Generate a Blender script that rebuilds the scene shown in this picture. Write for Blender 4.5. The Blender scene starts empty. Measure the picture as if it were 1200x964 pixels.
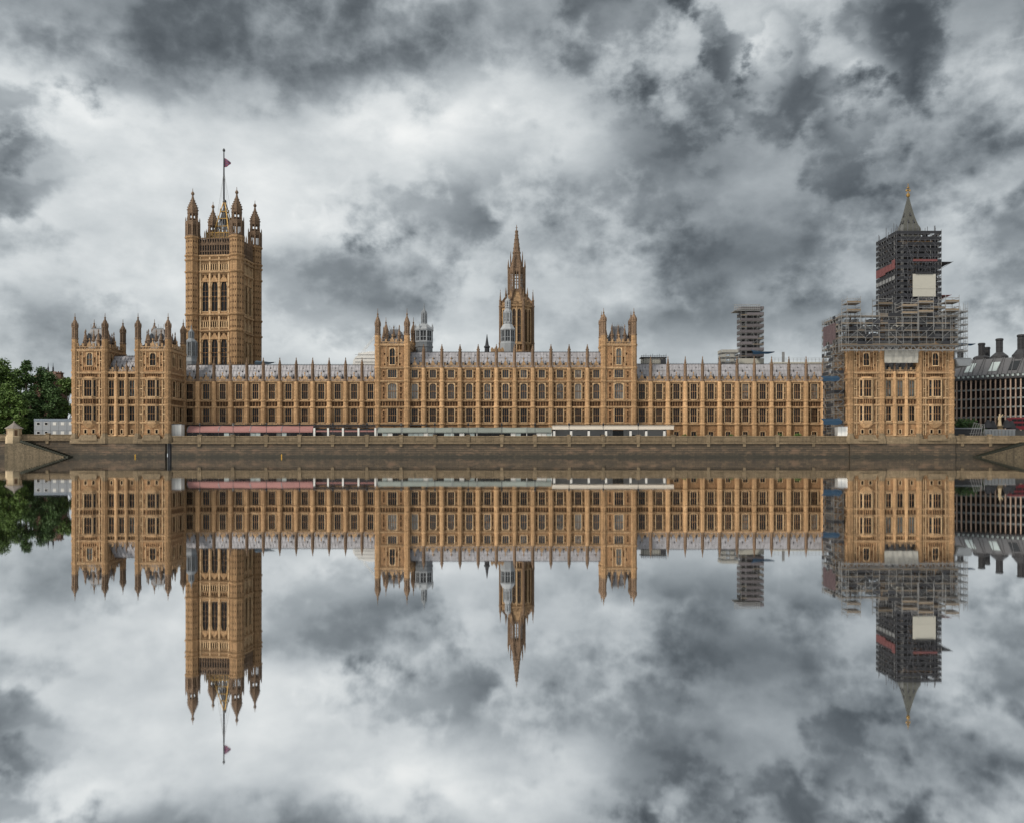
import bpy, math, random
from mathutils import Matrix, Vector
import numpy as np

R = math.radians
sc = bpy.context.scene
col = sc.collection
random.seed(7)

# ------------------------------------------------------------------ camera
CAM_Y, CAM_H, HORIZON = -270.0, 0.8, 532.0
cam_data = bpy.data.cameras.new('camera')
cam_data.sensor_width = 36.0
cam_data.lens = 30.0
cam_data.shift_y = (HORIZON - 482.0) / 1200.0
cam_data.clip_start = 0.1
cam_data.clip_end = 9000.0
cam = bpy.data.objects.new('camera', cam_data)
cam.location = (0, CAM_Y, CAM_H)
cam.rotation_euler = (R(90), 0, 0)
col.objects.link(cam)
sc.camera = cam


def PX(px, y):          # world x of a photo column at depth y
    return (px - 600.0) * (y - CAM_Y) / 1000.0


def PZ(py, y):          # world z of a photo row at depth y
    return CAM_H + (HORIZON - py) * (y - CAM_Y) / 1000.0


# ------------------------------------------------------------------ light
SUN_AZ, SUN_EL = R(230), R(42)      # azimuth clockwise from +Y: behind the camera, to its left
sun_dir = Vector((math.sin(SUN_AZ) * math.cos(SUN_EL), math.cos(SUN_AZ) * math.cos(SUN_EL), math.sin(SUN_EL)))
sd = bpy.data.lights.new('sun', 'SUN')
sd.energy = 1.5
sd.angle = R(10)
sd.color = (1.0, 0.93, 0.82)
so = bpy.data.objects.new('sun', sd)
so.rotation_euler = sun_dir.to_track_quat('Z', 'Y').to_euler()
so.location = (0, 0, 200)
col.objects.link(so)

sc.view_settings.view_transform = 'Standard'
sc.view_settings.look = 'None'
sc.view_settings.gamma = 1
sc.view_settings.exposure = 1.25
sc.view_settings.use_curve_mapping = False

world = bpy.data.worlds.new('World')
sc.world = world
world.use_nodes = True


SKY_GAIN = 0.455


def build_sky():
    nt = world.node_tree
    nt.nodes.clear()
    N = nt.nodes.new
    L = nt.links.new

    def math_(op, a, b=None, c=None, clamp=False):
        n = N('ShaderNodeMath'); n.operation = op; n.use_clamp = clamp
        for i, v in enumerate((a, b, c)):
            if v is None: continue
            if isinstance(v, (int, float)): n.inputs[i].default_value = v
            else: L(v, n.inputs[i])
        return n.outputs[0]

    tc = N('ShaderNodeTexCoord')
    nrm = N('ShaderNodeVectorMath'); nrm.operation = 'NORMALIZE'
    L(tc.outputs['Generated'], nrm.inputs[0])
    sep = N('ShaderNodeSeparateXYZ'); L(nrm.outputs[0], sep.inputs[0])
    az = math_('ARCTAN2', sep.outputs[0], sep.outputs[1])
    el = math_('ARCSINE', sep.outputs[2])
    pos = N('ShaderNodeCombineXYZ')
    L(az, pos.inputs[0]); L(el, pos.inputs[1])

    def noise(scale, detail, rough, vec, w=(1, 1, 1), off=(0, 0, 0), out='Fac'):
        m = N('ShaderNodeMapping'); L(vec, m.inputs[0])
        m.inputs['Scale'].default_value = w; m.inputs['Location'].default_value = off
        n = N('ShaderNodeTexNoise'); n.inputs['Scale'].default_value = scale
        n.inputs['Detail'].default_value = detail; n.inputs['Roughness'].default_value = rough
        L(m.outputs[0], n.inputs['Vector'])
        return n.outputs[out]

    # billow: large and fine displacement of the cloud map
    def warp(vec, scale, detail, rough, amp, off):
        c = noise(scale, detail, rough, nrm.outputs[0], (1, 1, 1.6), off, 'Color')
        s = N('ShaderNodeVectorMath'); s.operation = 'SUBTRACT'
        L(c, s.inputs[0]); s.inputs[1].default_value = (0.5, 0.5, 0.5)
        k = N('ShaderNodeVectorMath'); k.operation = 'MULTIPLY'
        L(s.outputs[0], k.inputs[0]); k.inputs[1].default_value = (amp, amp, 0)
        a = N('ShaderNodeVectorMath'); a.operation = 'ADD'
        L(vec, a.inputs[0]); L(k.outputs[0], a.inputs[1])
        return a.outputs[0]
    p1 = warp(pos.outputs[0], 5.0, 2.0, 0.5, 0.06, (3.1, 0.4, 7.7))
    # cauliflower edges: the distance to every cloud is disturbed by noise, never smeared
    e1 = noise(7.5, 9.0, 0.56, nrm.outputs[0], (1, 1, 1.25), (0.3, 5.1, 1.9))
    e2 = math_('ABSOLUTE', math_('SUBTRACT', noise(17.0, 6.0, 0.5, nrm.outputs[0], (1, 1, 1.2), (5.2, 1.3, 0.0)), 0.5))
    edge = math_('MULTIPLY_ADD', math_('SUBTRACT', e1, 0.5), 0.26, math_('MULTIPLY', math_('SUBTRACT', 0.1, e2), 0.13))
    # (photo x, y, rx, ry, rotation, amount, softness): where cloud is thick (+) or thin (-)
    clouds = [
        # the dark deck along the top
        (110, 0, 330, 74, -3, .42, .8), (330, 40, 190, 40, -16, .26, .8), (480, 35, 190, 46, -10, .30, .6), (640, 20, 190, 60, 0, .30, .7), (230, 60, 130, 30, -24, .16, .8), (430, 74, 90, 24, -20, .18, .7),
        (60, 70, 130, 30, 12, .16, .8), (560, 78, 80, 24, -8, .12, .7),
        # dark heaps at the left edge
        (0, 138, 90, 32, -22, .50, .4), (20, 70, 70, 30, 0, .20, .7), (0, 225, 95, 46, -24, .46, .45), (-10, 275, 120, 36, 0, .40, .5), (20, 345, 80, 22, 0, .16, .8),
        (50, 385, 95, 26, 0, .22, .8), (160, 300, 70, 34, -20, .14, .9),
        # middle
        (375, 345, 80, 34, 8, .34, .6), (470, 325, 60, 22, 0, .26, .7), (170, 395, 130, 22, 0, .10, .8),
        (560, 222, 84, 46, -10, .34, .5), (515, 262, 64, 38, 0, .22, .6), (600, 285, 90, 36, 0, .16, .8), (655, 262, 90, 52, 0, .20, .7),
        # tall heap right of the middle
        (735, 22, 72, 36, -20, .42, .5), (832, 40, 34, 46, 8, .40, .35), (820, 100, 36, 54, 10, .34, .5), (780, 65, 40, 30, 0, .2, .6),
        (855, 215, 165, 84, 8, .44, .5), (800, 190, 70, 50, 0, .14, .6), (918, 116, 50, 50, 0, .26, .35), (980, 152, 44, 50, -10, .24, .35), (772, 180, 50, 36, 10, .08, .35), (735, 222, 44, 34, 0, .08, .45),
        (860, 285, 170, 30, -10, .14, .6), (840, 345, 130, 30, -6, .16, .8), (640, 400, 200, 26, 0, .10, .9), (250, 420, 200, 22, 0, .10, .9), (1020, 395, 120, 26, 0, .12, .9), (765, 385, 150, 28, 0, .18, .9), (700, 330, 60, 40, 0, .06, .9),
        # dark upper right corner and right edge
        (1150, 10, 140, 62, -10, .44, .6), (1205, 85, 90, 50, 0, .36, .5), (1085, 84, 36, 54, -14, .32, .5), (1045, 26, 60, 30, 0, .28, .5), (990, 30, 90, 34, 0, .22, .7),
        (1085, 195, 110, 56, -20, .26, .7), (1200, 280, 86, 48, 0, .52, .5), (1190, 205, 80, 46, 0, .28, .7), (1150, 150, 90, 40, 0, .2, .8), (1030, 300, 60, 46, 0, .14, .9), (1110, 300, 60, 60, 0, .16, .9),
        # bright gaps
        (330, 118, 190, 26, -12, -.22, .8), (110, 118, 100, 24, 0, -.2, .7), (240, 205, 210, 64, -10, -.14, .9), (500, 138, 100, 36, 0, -.22, .7), (340, 180, 200, 30, -8, -.10, .9),
        (455, 268, 70, 26, 0, -.26, .7), (395, 402, 95, 20, 0, -.32, .7), (520, 398, 60, 18, 0, -.12, .8), (655, 150, 80, 40, 22, -.32, .7), (620, 190, 100, 22, 0, -.26, .7),
        (882, 84, 30, 36, 0, -.5, .45), (860, 150, 24, 20, 0, -.2, .6), (1008, 110, 28, 38, -10, -.5, .45), (950, 60, 60, 18, 15, -.16, .7), (955, 325, 60, 24, 0, -.24, .7),
        (1040, 225, 40, 24, 0, -.10, .8), (1160, 362, 44, 32, 0, -.26, .7), (940, 408, 80, 18, 0, -.30, .7), (60, 195, 40, 14, 0, -.22, .6), (130, 250, 60, 30, 0, -.14, .8), (110, 350, 60, 20, 0, -.12, .8),
    ]
    acc = None
    for (cx, cy, rx, ry, rot, amt, soft) in clouds:
        a0 = math.atan((cx - 600) / 1000.0)
        e0 = math.atan((HORIZON - cy) / 1000.0 * math.cos(a0))
        k = math.cos(a0)
        m = N('ShaderNodeMapping'); m.vector_type = 'TEXTURE'
        m.inputs['Location'].default_value = (a0, e0, 0)
        m.inputs['Rotation'].default_value = (0, 0, R(-rot))
        m.inputs['Scale'].default_value = (rx / 1000.0 * k * k * 1.28, ry / 1000.0 * k * 1.28, 1)
        L(p1, m.inputs[0])
        ln = N('ShaderNodeVectorMath'); ln.operation = 'LENGTH'; L(m.outputs[0], ln.inputs[0])
        mr = N('ShaderNodeMapRange'); mr.interpolation_type = 'SMOOTHSTEP'
        mr.inputs['From Min'].default_value = 1 + soft * 0.75
        mr.inputs['From Max'].default_value = max(0.02, 1 - soft * 0.95)
        dist = math_('MULTIPLY_ADD', edge, 1000.0 / math.sqrt(rx * ry), ln.outputs['Value'])
        mr.inputs['To Min'].default_value = 0; mr.inputs['To Max'].default_value = amt * (.68 if amt > 0 else .54)
        L(dist, mr.inputs['Value'])
        acc = mr.outputs[0] if acc is None else math_('ADD', acc, mr.outputs[0])
    fb = noise(5.0, 8.0, 0.56, nrm.outputs[0], (1, 1, 1.9), (1.7, 0.2, 4.0))
    fb = math_('MULTIPLY_ADD', math_('SUBTRACT', fb, 0.5), 0.9, 0.50)
    fb = math_('MULTIPLY_ADD', edge, -0.9, fb)
    dens = math_('ADD', fb, acc)
    ramp = N('ShaderNodeValToRGB'); L(math_('MULTIPLY', dens, 0.72, clamp=True), ramp.inputs[0])
    cr = ramp.color_ramp
    cr.interpolation = 'B_SPLINE'
    stops = [(0.0, (.95, .945, .915)), (.11, (.87, .88, .868)), (.22, (.71, .738, .742)), (.34, (.525, .56, .575)), (.45, (.39, .424, .443)),
             (.56, (.275, .304, .323)), (.68, (.18, .203, .219)), (.80, (.11, .126, .138)), (1.0, (.053, .062, .069))]
    cr.elements[0].position = 0; cr.elements[0].color = (*stops[0][1], 1)
    cr.elements[1].position = 1; cr.elements[1].color = (*stops[-1][1], 1)
    for p, c in stops[1:-1]:
        e = cr.elements.new(p); e.color = (*c, 1)
    # overcast brightened around the unseen sun, added to light the river front
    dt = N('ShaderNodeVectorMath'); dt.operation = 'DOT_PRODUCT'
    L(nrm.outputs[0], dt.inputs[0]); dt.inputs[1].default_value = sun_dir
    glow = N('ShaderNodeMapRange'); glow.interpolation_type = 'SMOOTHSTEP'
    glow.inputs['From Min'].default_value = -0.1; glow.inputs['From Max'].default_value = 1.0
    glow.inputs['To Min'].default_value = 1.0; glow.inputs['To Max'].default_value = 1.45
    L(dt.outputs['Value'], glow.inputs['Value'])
    sky = N('ShaderNodeTexSky'); sky.sky_type = 'NISHITA'; sky.sun_disc = False
    sky.sun_elevation = SUN_EL; sky.sun_rotation = SUN_AZ
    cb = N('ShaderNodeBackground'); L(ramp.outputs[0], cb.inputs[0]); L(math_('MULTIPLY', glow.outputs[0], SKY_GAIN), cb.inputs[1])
    sb = N('ShaderNodeBackground'); L(sky.outputs[0], sb.inputs[0]); sb.inputs[1].default_value = 0.05
    mx = N('ShaderNodeMixShader'); mx.inputs[0].default_value = 0.97
    L(sb.outputs[0], mx.inputs[1]); L(cb.outputs[0], mx.inputs[2])
    out = N('ShaderNodeOutputWorld'); L(mx.outputs[0], out.inputs[0])


build_sky()


# ------------------------------------------------------------------ materials
def new_mat(name):
    m = bpy.data.materials.new(name)
    m.use_nodes = True
    nt = m.node_tree
    return m, nt, nt.nodes['Principled BSDF']


def rgb(c): return (*c, 1.0)


def plain(name, c, rough=0.7, metal=0.0, var=0.15, scale=1.5, spec=0.3):
    """one colour with an uneven, weathered tone"""
    m, nt, b = new_mat(name)
    g = nt.nodes.new('ShaderNodeNewGeometry')
    n = nt.nodes.new('ShaderNodeTexNoise'); n.inputs['Scale'].default_value = scale; n.inputs['Detail'].default_value = 5
    nt.links.new(g.outputs['Position'], n.inputs['Vector'])
    mx = nt.nodes.new('ShaderNodeMix'); mx.data_type = 'RGBA'
    mx.inputs['A'].default_value = rgb([x * (1 - var) for x in c])
    mx.inputs['B'].default_value = rgb([min(1, x * (1 + var)) for x in c])
    nt.links.new(n.outputs['Fac'], mx.inputs['Factor'])
    oi = nt.nodes.new('ShaderNodeObjectInfo'); hs = nt.nodes.new('ShaderNodeHueSaturation'); rv = nt.nodes.new('ShaderNodeMapRange')
    rv.inputs['To Min'].default_value = 1 - var * .8; rv.inputs['To Max'].default_value = 1 + var * .8
    nt.links.new(oi.outputs['Random'], rv.inputs['Value']); nt.links.new(rv.outputs[0], hs.inputs['Value'])
    nt.links.new(mx.outputs['Result'], hs.inputs['Color']); nt.links.new(hs.outputs[0], b.inputs['Base Color'])
    b.inputs['Roughness'].default_value = rough
    b.inputs['Metallic'].default_value = metal
    b.inputs['Specular IOR Level'].default_value = spec
    return m


def stone(name, c1, c2, soot, soot_amt=0.5, block=(1.0, 0.45), blk=0.8, speck=.45):
    """weathered ashlar: blocks of slightly different tone, soft patches, vertical soot streaks"""
    m, nt, b = new_mat(name)
    N, L = nt.nodes.new, nt.links.new
    g = N('ShaderNodeNewGeometry')
    sp = N('ShaderNodeSeparateXYZ'); L(g.outputs['Position'], sp.inputs[0])
    ad = N('ShaderNodeMath'); ad.operation = 'ADD'; L(sp.outputs[0], ad.inputs[0]); L(sp.outputs[1], ad.inputs[1])
    cb = N('ShaderNodeCombineXYZ'); L(ad.outputs[0], cb.inputs[0]); L(sp.outputs[2], cb.inputs[1])
    br = N('ShaderNodeTexBrick')
    br.inputs['Scale'].default_value = 1.0
    br.inputs['Brick Width'].default_value = block[0]; br.inputs['Row Height'].default_value = block[1]
    br.inputs['Mortar Size'].default_value = 0.015
    br.inputs['Color1'].default_value = rgb(c1); br.inputs['Color2'].default_value = rgb([a * (1 - blk) + d * blk for a, d in zip(c1, c2)])
    br.inputs['Mortar'].default_value = rgb([a * .6 for a in c2])
    L(cb.outputs[0], br.inputs['Vector'])
    n1 = N('ShaderNodeTexNoise'); n1.inputs['Scale'].default_value = 0.45; n1.inputs['Detail'].default_value = 7; n1.inputs['Roughness'].default_value = .65
    L(g.outputs['Position'], n1.inputs['Vector'])
    r1 = N('ShaderNodeMapRange'); r1.inputs['From Min'].default_value = .38; r1.inputs['From Max'].default_value = .66
    L(n1.outputs['Fac'], r1.inputs['Value'])
    m1 = N('ShaderNodeMix'); m1.data_type = 'RGBA'; L(r1.outputs[0], m1.inputs['Factor'])
    L(br.outputs['Color'], m1.inputs['A']); m1.inputs['B'].default_value = rgb(c2)
    mp = N('ShaderNodeMapping'); mp.inputs['Scale'].default_value = (1.3, 1.3, .13); L(g.outputs['Position'], mp.inputs[0])
    n2 = N('ShaderNodeTexNoise'); n2.inputs['Scale'].default_value = 1.0; n2.inputs['Detail'].default_value = 6; n2.inputs['Roughness'].default_value = .7
    L(mp.outputs[0], n2.inputs['Vector'])
    r2 = N('ShaderNodeMapRange'); r2.inputs['From Min'].default_value = .5; r2.inputs['From Max'].default_value = .72
    r2.inputs['To Max'].default_value = soot_amt
    L(n2.outputs['Fac'], r2.inputs['Value'])
    m2 = N('ShaderNodeMix'); m2.data_type = 'RGBA'; L(r2.outputs[0], m2.inputs['Factor'])
    L(m1.outputs['Result'], m2.inputs['A']); m2.inputs['B'].default_value = rgb(soot)
    n5 = N('ShaderNodeTexNoise'); n5.inputs['Scale'].default_value = 1.9; n5.inputs['Detail'].default_value = 9; n5.inputs['Roughness'].default_value = .75
    L(g.outputs['Position'], n5.inputs['Vector'])
    r5 = N('ShaderNodeMapRange'); r5.inputs['From Min'].default_value = .47; r5.inputs['From Max'].default_value = .66; r5.inputs['To Max'].default_value = speck
    L(n5.outputs['Fac'], r5.inputs['Value'])
    m5 = N('ShaderNodeMix'); m5.data_type = 'RGBA'; L(r5.outputs[0], m5.inputs['Factor'])
    L(m2.outputs['Result'], m5.inputs['A']); m5.inputs['B'].default_value = rgb(soot)
    oi = N('ShaderNodeObjectInfo'); hs = N('ShaderNodeHueSaturation')
    rv = N('ShaderNodeMapRange'); rv.inputs['To Min'].default_value = .76; rv.inputs['To Max'].default_value = 1.16; L(oi.outputs['Random'], rv.inputs['Value'])
    L(rv.outputs[0], hs.inputs['Value']); L(m5.outputs['Result'], hs.inputs['Color'])
    L(hs.outputs[0], b.inputs['Base Color'])
    b.inputs['Roughness'].default_value = .88
    b.inputs['Specular IOR Level'].default_value = .2
    n3 = N('ShaderNodeTexNoise'); n3.inputs['Scale'].default_value = 5; n3.inputs['Detail'].default_value = 6
    L(g.outputs['Position'], n3.inputs['Vector'])
    bp = N('ShaderNodeBump'); bp.inputs['Strength'].default_value = .5; bp.inputs['Distance'].default_value = .12
    L(n3.outputs['Fac'], bp.inputs['Height']); L(bp.outputs[0], b.inputs['Normal'])
    return m


def glass_mat(name, dark, blind, share):
    """window glass; some panes have a pale blind or curtain drawn behind"""
    m, nt, b = new_mat(name)
    N, L = nt.nodes.new, nt.links.new
    oi = N('ShaderNodeObjectInfo')
    g = N('ShaderNodeNewGeometry')
    n = N('ShaderNodeTexNoise'); n.inputs['Scale'].default_value = .9; n.inputs['Detail'].default_value = 3
    L(g.outputs['Position'], n.inputs['Vector'])
    a = N('ShaderNodeMath'); a.operation = 'MULTIPLY_ADD'; L(n.outputs['Fac'], a.inputs[0]); a.inputs[1].default_value = .9
    L(oi.outputs['Random'], a.inputs[2])
    r = N('ShaderNodeMapRange'); r.inputs['From Min'].default_value = 1.45 - share; r.inputs['From Max'].default_value = 1.5 - share * .4
    L(a.outputs[0], r.inputs['Value'])
    mx = N('ShaderNodeMix'); mx.data_type = 'RGBA'; L(r.outputs[0], mx.inputs['Factor'])
    mx.inputs['A'].default_value = rgb(dark); mx.inputs['B'].default_value = rgb(blind)
    L(mx.outputs['Result'], b.inputs['Base Color'])
    b.inputs['Roughness'].default_value = .2
    b.inputs['Specular IOR Level'].default_value = .28
    bp = N('ShaderNodeBump'); bp.inputs['Strength'].default_value = .25; bp.inputs['Distance'].default_value = .05
    L(n.outputs['Fac'], bp.inputs['Height']); L(bp.outputs[0], b.inputs['Normal'])
    return m


def roof_mat(name, c, seam_w=1.0, dark=.6):
    """cast iron roof plates, each sheet a little different"""
    m, nt, b = new_mat(name)
    N, L = nt.nodes.new, nt.links.new
    g = N('ShaderNodeNewGeometry')
    sp = N('ShaderNodeSeparateXYZ'); L(g.outputs['Position'], sp.inputs[0])
    cb = N('ShaderNodeCombineXYZ'); L(sp.outputs[0], cb.inputs[0]); L(sp.outputs[2], cb.inputs[1])
    br = N('ShaderNodeTexBrick'); br.inputs['Scale'].default_value = 1
    br.inputs['Brick Width'].default_value = seam_w; br.inputs['Row Height'].default_value = 1.3
    br.inputs['Mortar Size'].default_value = .03; br.offset = 0
    br.inputs['Color1'].default_value = rgb([x * 1.12 for x in c]); br.inputs['Color2'].default_value = rgb([x * .88 for x in c])
    br.inputs['Mortar'].default_value = rgb([x * dark for x in c])
    L(cb.outputs[0], br.inputs['Vector'])
    n = N('ShaderNodeTexNoise'); n.inputs['Scale'].default_value = .7; n.inputs['Detail'].default_value = 6
    L(g.outputs['Position'], n.inputs['Vector'])
    r = N('ShaderNodeMapRange'); r.inputs['From Min'].default_value = .45; r.inputs['From Max'].default_value = .75; r.inputs['To Max'].default_value = .55
    L(n.outputs['Fac'], r.inputs['Value'])
    mx = N('ShaderNodeMix'); mx.data_type = 'RGBA'; L(r.outputs[0], mx.inputs['Factor'])
    L(br.outputs['Color'], mx.inputs['A']); mx.inputs['B'].default_value = rgb((c[0] * .6, c[1] * .56, c[2] * .52))
    L(mx.outputs['Result'], b.inputs['Base Color'])
    b.inputs['Roughness'].default_value = .5
    b.inputs['Metallic'].default_value = .1
    return m


def leaf_mat(name, a, c):
    m, nt, b = new_mat(name)
    N, L = nt.nodes.new, nt.links.new
    g = N('ShaderNodeNewGeometry')
    n = N('ShaderNodeTexNoise'); n.inputs['Scale'].default_value = .35; n.inputs['Detail'].default_value = 3
    L(g.outputs['Position'], n.inputs['Vector'])
    ad = N('ShaderNodeMath'); ad.operation = 'MULTIPLY_ADD'; L(g.outputs['Random Per Island'], ad.inputs[0]); ad.inputs[1].default_value = .6
    s = N('ShaderNodeMath'); s.operation = 'MULTIPLY_ADD'; L(n.outputs['Fac'], s.inputs[0]); s.inputs[1].default_value = 1.2; s.inputs[2].default_value = -.4
    L(s.outputs[0], ad.inputs[2])
    mx = N('ShaderNodeMix'); mx.data_type = 'RGBA'; mx.clamp_factor = True; L(ad.outputs[0], mx.inputs['Factor'])
    mx.inputs['A'].default_value = rgb(a); mx.inputs['B'].default_value = rgb(c)
    L(mx.outputs['Result'], b.inputs['Base Color'])
    b.inputs['Roughness'].default_value = .6
    b.inputs['Specular IOR Level'].default_value = .25
    return m


def wall_mat():
    """river wall: granite courses, weed and slime growing up from the water"""
    m, nt, b = new_mat('river_wall_granite')
    N, L = nt.nodes.new, nt.links.new
    g = N('ShaderNodeNewGeometry')
    sp = N('ShaderNodeSeparateXYZ'); L(g.outputs['Position'], sp.inputs[0])
    cb = N('ShaderNodeCombineXYZ'); L(sp.outputs[0], cb.inputs[0]); L(sp.outputs[2], cb.inputs[1])
    br = N('ShaderNodeTexBrick'); br.inputs['Scale'].default_value = 1
    br.inputs['Brick Width'].default_value = 1.7; br.inputs['Row Height'].default_value = .6
    br.inputs['Mortar Size'].default_value = .05
    br.inputs['Color1'].default_value = rgb((.098, .068, .041)); br.inputs['Color2'].default_value = rgb((.055, .039, .024))
    br.inputs['Mortar'].default_value = rgb((.035, .027, .019))
    L(cb.outputs[0], br.inputs['Vector'])
    n = N('ShaderNodeTexNoise'); n.inputs['Scale'].default_value = .5; n.inputs['Detail'].default_value = 9; n.inputs['Roughness'].default_value = .72
    L(g.outputs['Position'], n.inputs['Vector'])
    r = N('ShaderNodeMapRange'); r.inputs['From Min'].default_value = .42; r.inputs['From Max'].default_value = .68
    L(n.outputs['Fac'], r.inputs['Value'])
    m1 = N('ShaderNodeMix'); m1.data_type = 'RGBA'; L(r.outputs[0], m1.inputs['Factor'])
    L(br.outputs['Color'], m1.inputs['A']); m1.inputs['B'].default_value = rgb((.034, .027, .018))
    # reddish patches of repaired stone
    n4 = N('ShaderNodeTexNoise'); n4.inputs['Scale'].default_value = .22; n4.inputs['Detail'].default_value = 4
    mp4 = N('ShaderNodeMapping'); mp4.inputs['Location'].default_value = (17, 3, 5); mp4.inputs['Scale'].default_value = (1, 1, 3)
    L(g.outputs['Position'], mp4.inputs[0]); L(mp4.outputs[0], n4.inputs['Vector'])
    r4 = N('ShaderNodeMapRange'); r4.inputs['From Min'].default_value = .56; r4.inputs['From Max'].default_value = .66; r4.inputs['To Max'].default_value = .6
    L(n4.outputs['Fac'], r4.inputs['Value'])
    m3 = N('ShaderNodeMix'); m3.data_type = 'RGBA'; L(r4.outputs[0], m3.inputs['Factor'])
    L(m1.outputs['Result'], m3.inputs['A']); m3.inputs['B'].default_value = rgb((.15, .094, .058))
    # weed line, ragged, to about 2 m above the water
    n2 = N('ShaderNodeTexNoise'); n2.inputs['Scale'].default_value = .9; n2.inputs['Detail'].default_value = 6
    L(g.outputs['Position'], n2.inputs['Vector'])
    h = N('ShaderNodeMath'); h.operation = 'MULTIPLY_ADD'; L(n2.outputs['Fac'], h.inputs[0]); h.inputs[1].default_value = -2.6; L(sp.outputs[2], h.inputs[2])
    r2 = N('ShaderNodeMapRange'); r2.inputs['From Min'].default_value = -.05; r2.inputs['From Max'].default_value = -.9
    r2.inputs['To Min'].default_value = 0; r2.inputs['To Max'].default_value = .85
    L(h.outputs[0], r2.inputs['Value'])
    m2 = N('ShaderNodeMix'); m2.data_type = 'RGBA'; L(r2.outputs[0], m2.inputs['Factor'])
    L(m3.outputs['Result'], m2.inputs['A']); m2.inputs['B'].default_value = rgb((.018, .017, .011))
    L(m2.outputs['Result'], b.inputs['Base Color'])
    b.inputs['Roughness'].default_value = .8
    bp = N('ShaderNodeBump'); bp.inputs['Strength'].default_value = .6; bp.inputs['Distance'].default_value = .15
    L(n.outputs['Fac'], bp.inputs['Height']); L(bp.outputs[0], b.inputs['Normal'])
    return m


def water_mat():
    m = bpy.data.materials.new('still_river_water'); m.use_nodes = True
    nt = m.node_tree; nt.nodes.clear()
    N, L = nt.nodes.new, nt.links.new
    g = N('ShaderNodeNewGeometry')
    mp = N('ShaderNodeMapping'); mp.inputs['Scale'].default_value = (1, .55, 1); L(g.outputs['Position'], mp.inputs[0])
    n = N('ShaderNodeTexNoise'); n.inputs['Scale'].default_value = .8; n.inputs['Detail'].default_value = 3
    L(mp.outputs[0], n.inputs['Vector'])
    bp = N('ShaderNodeBump'); bp.inputs['Strength'].default_value = .1; bp.inputs['Distance'].default_value = .003
    L(n.outputs['Fac'], bp.inputs['Height'])
    gl = N('ShaderNodeBsdfGlossy'); gl.inputs['Color'].default_value = (.955, .96, .965, 1); gl.inputs['Roughness'].default_value = .02
    L(bp.outputs[0], gl.inputs['Normal'])
    df = N('ShaderNodeBsdfDiffuse'); df.inputs['Color'].default_value = (.025, .022, .016, 1)
    fr = N('ShaderNodeLayerWeight'); fr.inputs['Blend'].default_value = .9
    mr = N('ShaderNodeMapRange'); mr.inputs['To Min'].default_value = .9; mr.inputs['To Max'].default_value = 1.0
    L(fr.outputs['Fresnel'], mr.inputs['Value'])
    mx = N('ShaderNodeMixShader'); L(mr.outputs[0], mx.inputs[0]); L(df.outputs[0], mx.inputs[1]); L(gl.outputs[0], mx.inputs[2])
    o = N('ShaderNodeOutputMaterial'); L(mx.outputs[0], o.inputs[0])
    return m


M = {}
M['stone'] = stone('honey_limestone', (.525, .335, .182), (.385, .237, .122), (.085, .055, .034), .55, speck=.4)
M['wallstone'] = stone('browner_limestone', (.34, .195, .098), (.235, .134, .067), (.05, .032, .02), .65, speck=.75)
M['trim'] = stone('cleaned_limestone', (.56, .40, .24), (.42, .285, .16), (.13, .083, .052), .4, speck=.3)
M['carved'] = stone('shaded_carved_limestone', (.14, .076, .038), (.10, .054, .028), (.025, .016, .011), .7, speck=.7)  # browner carved stone, darkened further to put recess shade into its colour
M['tower'] = stone('tower_limestone', (.435, .268, .142), (.29, .178, .09), (.07, .045, .028), .7, speck=.6)
M['turret'] = stone('weathered_turret_stone', (.22, .145, .094), (.145, .096, .063), (.036, .027, .021), .65, speck=.6)
M['parapet'] = stone('parapet_limestone', (.45, .30, .168), (.30, .19, .104), (.05, .036, .025), .6, speck=.5)
M['plinth'] = stone('granite_plinth', (.22, .165, .105), (.14, .105, .066), (.055, .045, .03), .7, (1.6, .5))
M['glass'] = glass_mat('leaded_glass', (.012, .013, .014), (.13, .13, .12), .26)
M['glass_dark'] = glass_mat('dark_glass', (.005, .005, .006), (.035, .03, .027), .1)
M['glass_pale'] = glass_mat('pale_leaded_glass', (.04, .043, .046), (.18, .18, .17), .45)
M['iron_roof'] = roof_mat('iron_roof_plates', (.27, .26, .272))
M['slate'] = roof_mat('slate_roof', (.085, .083, .088), .6)
M['dark_iron'] = plain('dark_iron', (.03, .03, .033), .5)
M['lead'] = plain('grey_lead', (.16, .17, .18), .5, .2)
M['pale_lead'] = plain('pale_lead', (.26, .27, .28), .5, .1)
M['gold'] = plain('gilding', (.24, .145, .04), .5, .4)
M['water'] = water_mat()
M['wall'] = wall_mat()
M['blue_grey'] = plain('faded_blue_sheet', (.05, .075, .10), .75, var=.25)
M['yellow'] = plain('yellow_paint', (.45, .26, .03), .5)
M['white'] = plain('white_paint', (.58, .57, .545), .5, var=.06)
M['cream'] = plain('cream_canvas', (.55, .49, .415), .7, var=.06)
M['pink'] = plain('faded_pink_canvas', (.235, .115, .105), .75, var=.14, scale=.5)
M['green'] = plain('pale_green_canvas', (.165, .182, .165), .7, var=.18, scale=.5)
M['clear_pvc'] = plain('clear_window_sheet', (.30, .34, .335), .25, var=.2)
M['cabin'] = plain('grey_cabin_panel', (.27, .285, .305), .5, var=.05)
M['steel'] = plain('galvanised_tube', (.20, .198, .195), .5, .3)
M['dark_tube'] = plain('dark_tube', (.10, .10, .108), .5, .3)
M['board'] = plain('scaffold_board', (.15, .115, .08), .8, var=.3)
M['net'] = plain('dark_debris_netting', (.022, .023, .027), .9, var=.4, scale=.6)
M['net_pink'] = plain('faded_red_netting', (.12, .045, .045), .9, var=.25)
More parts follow.
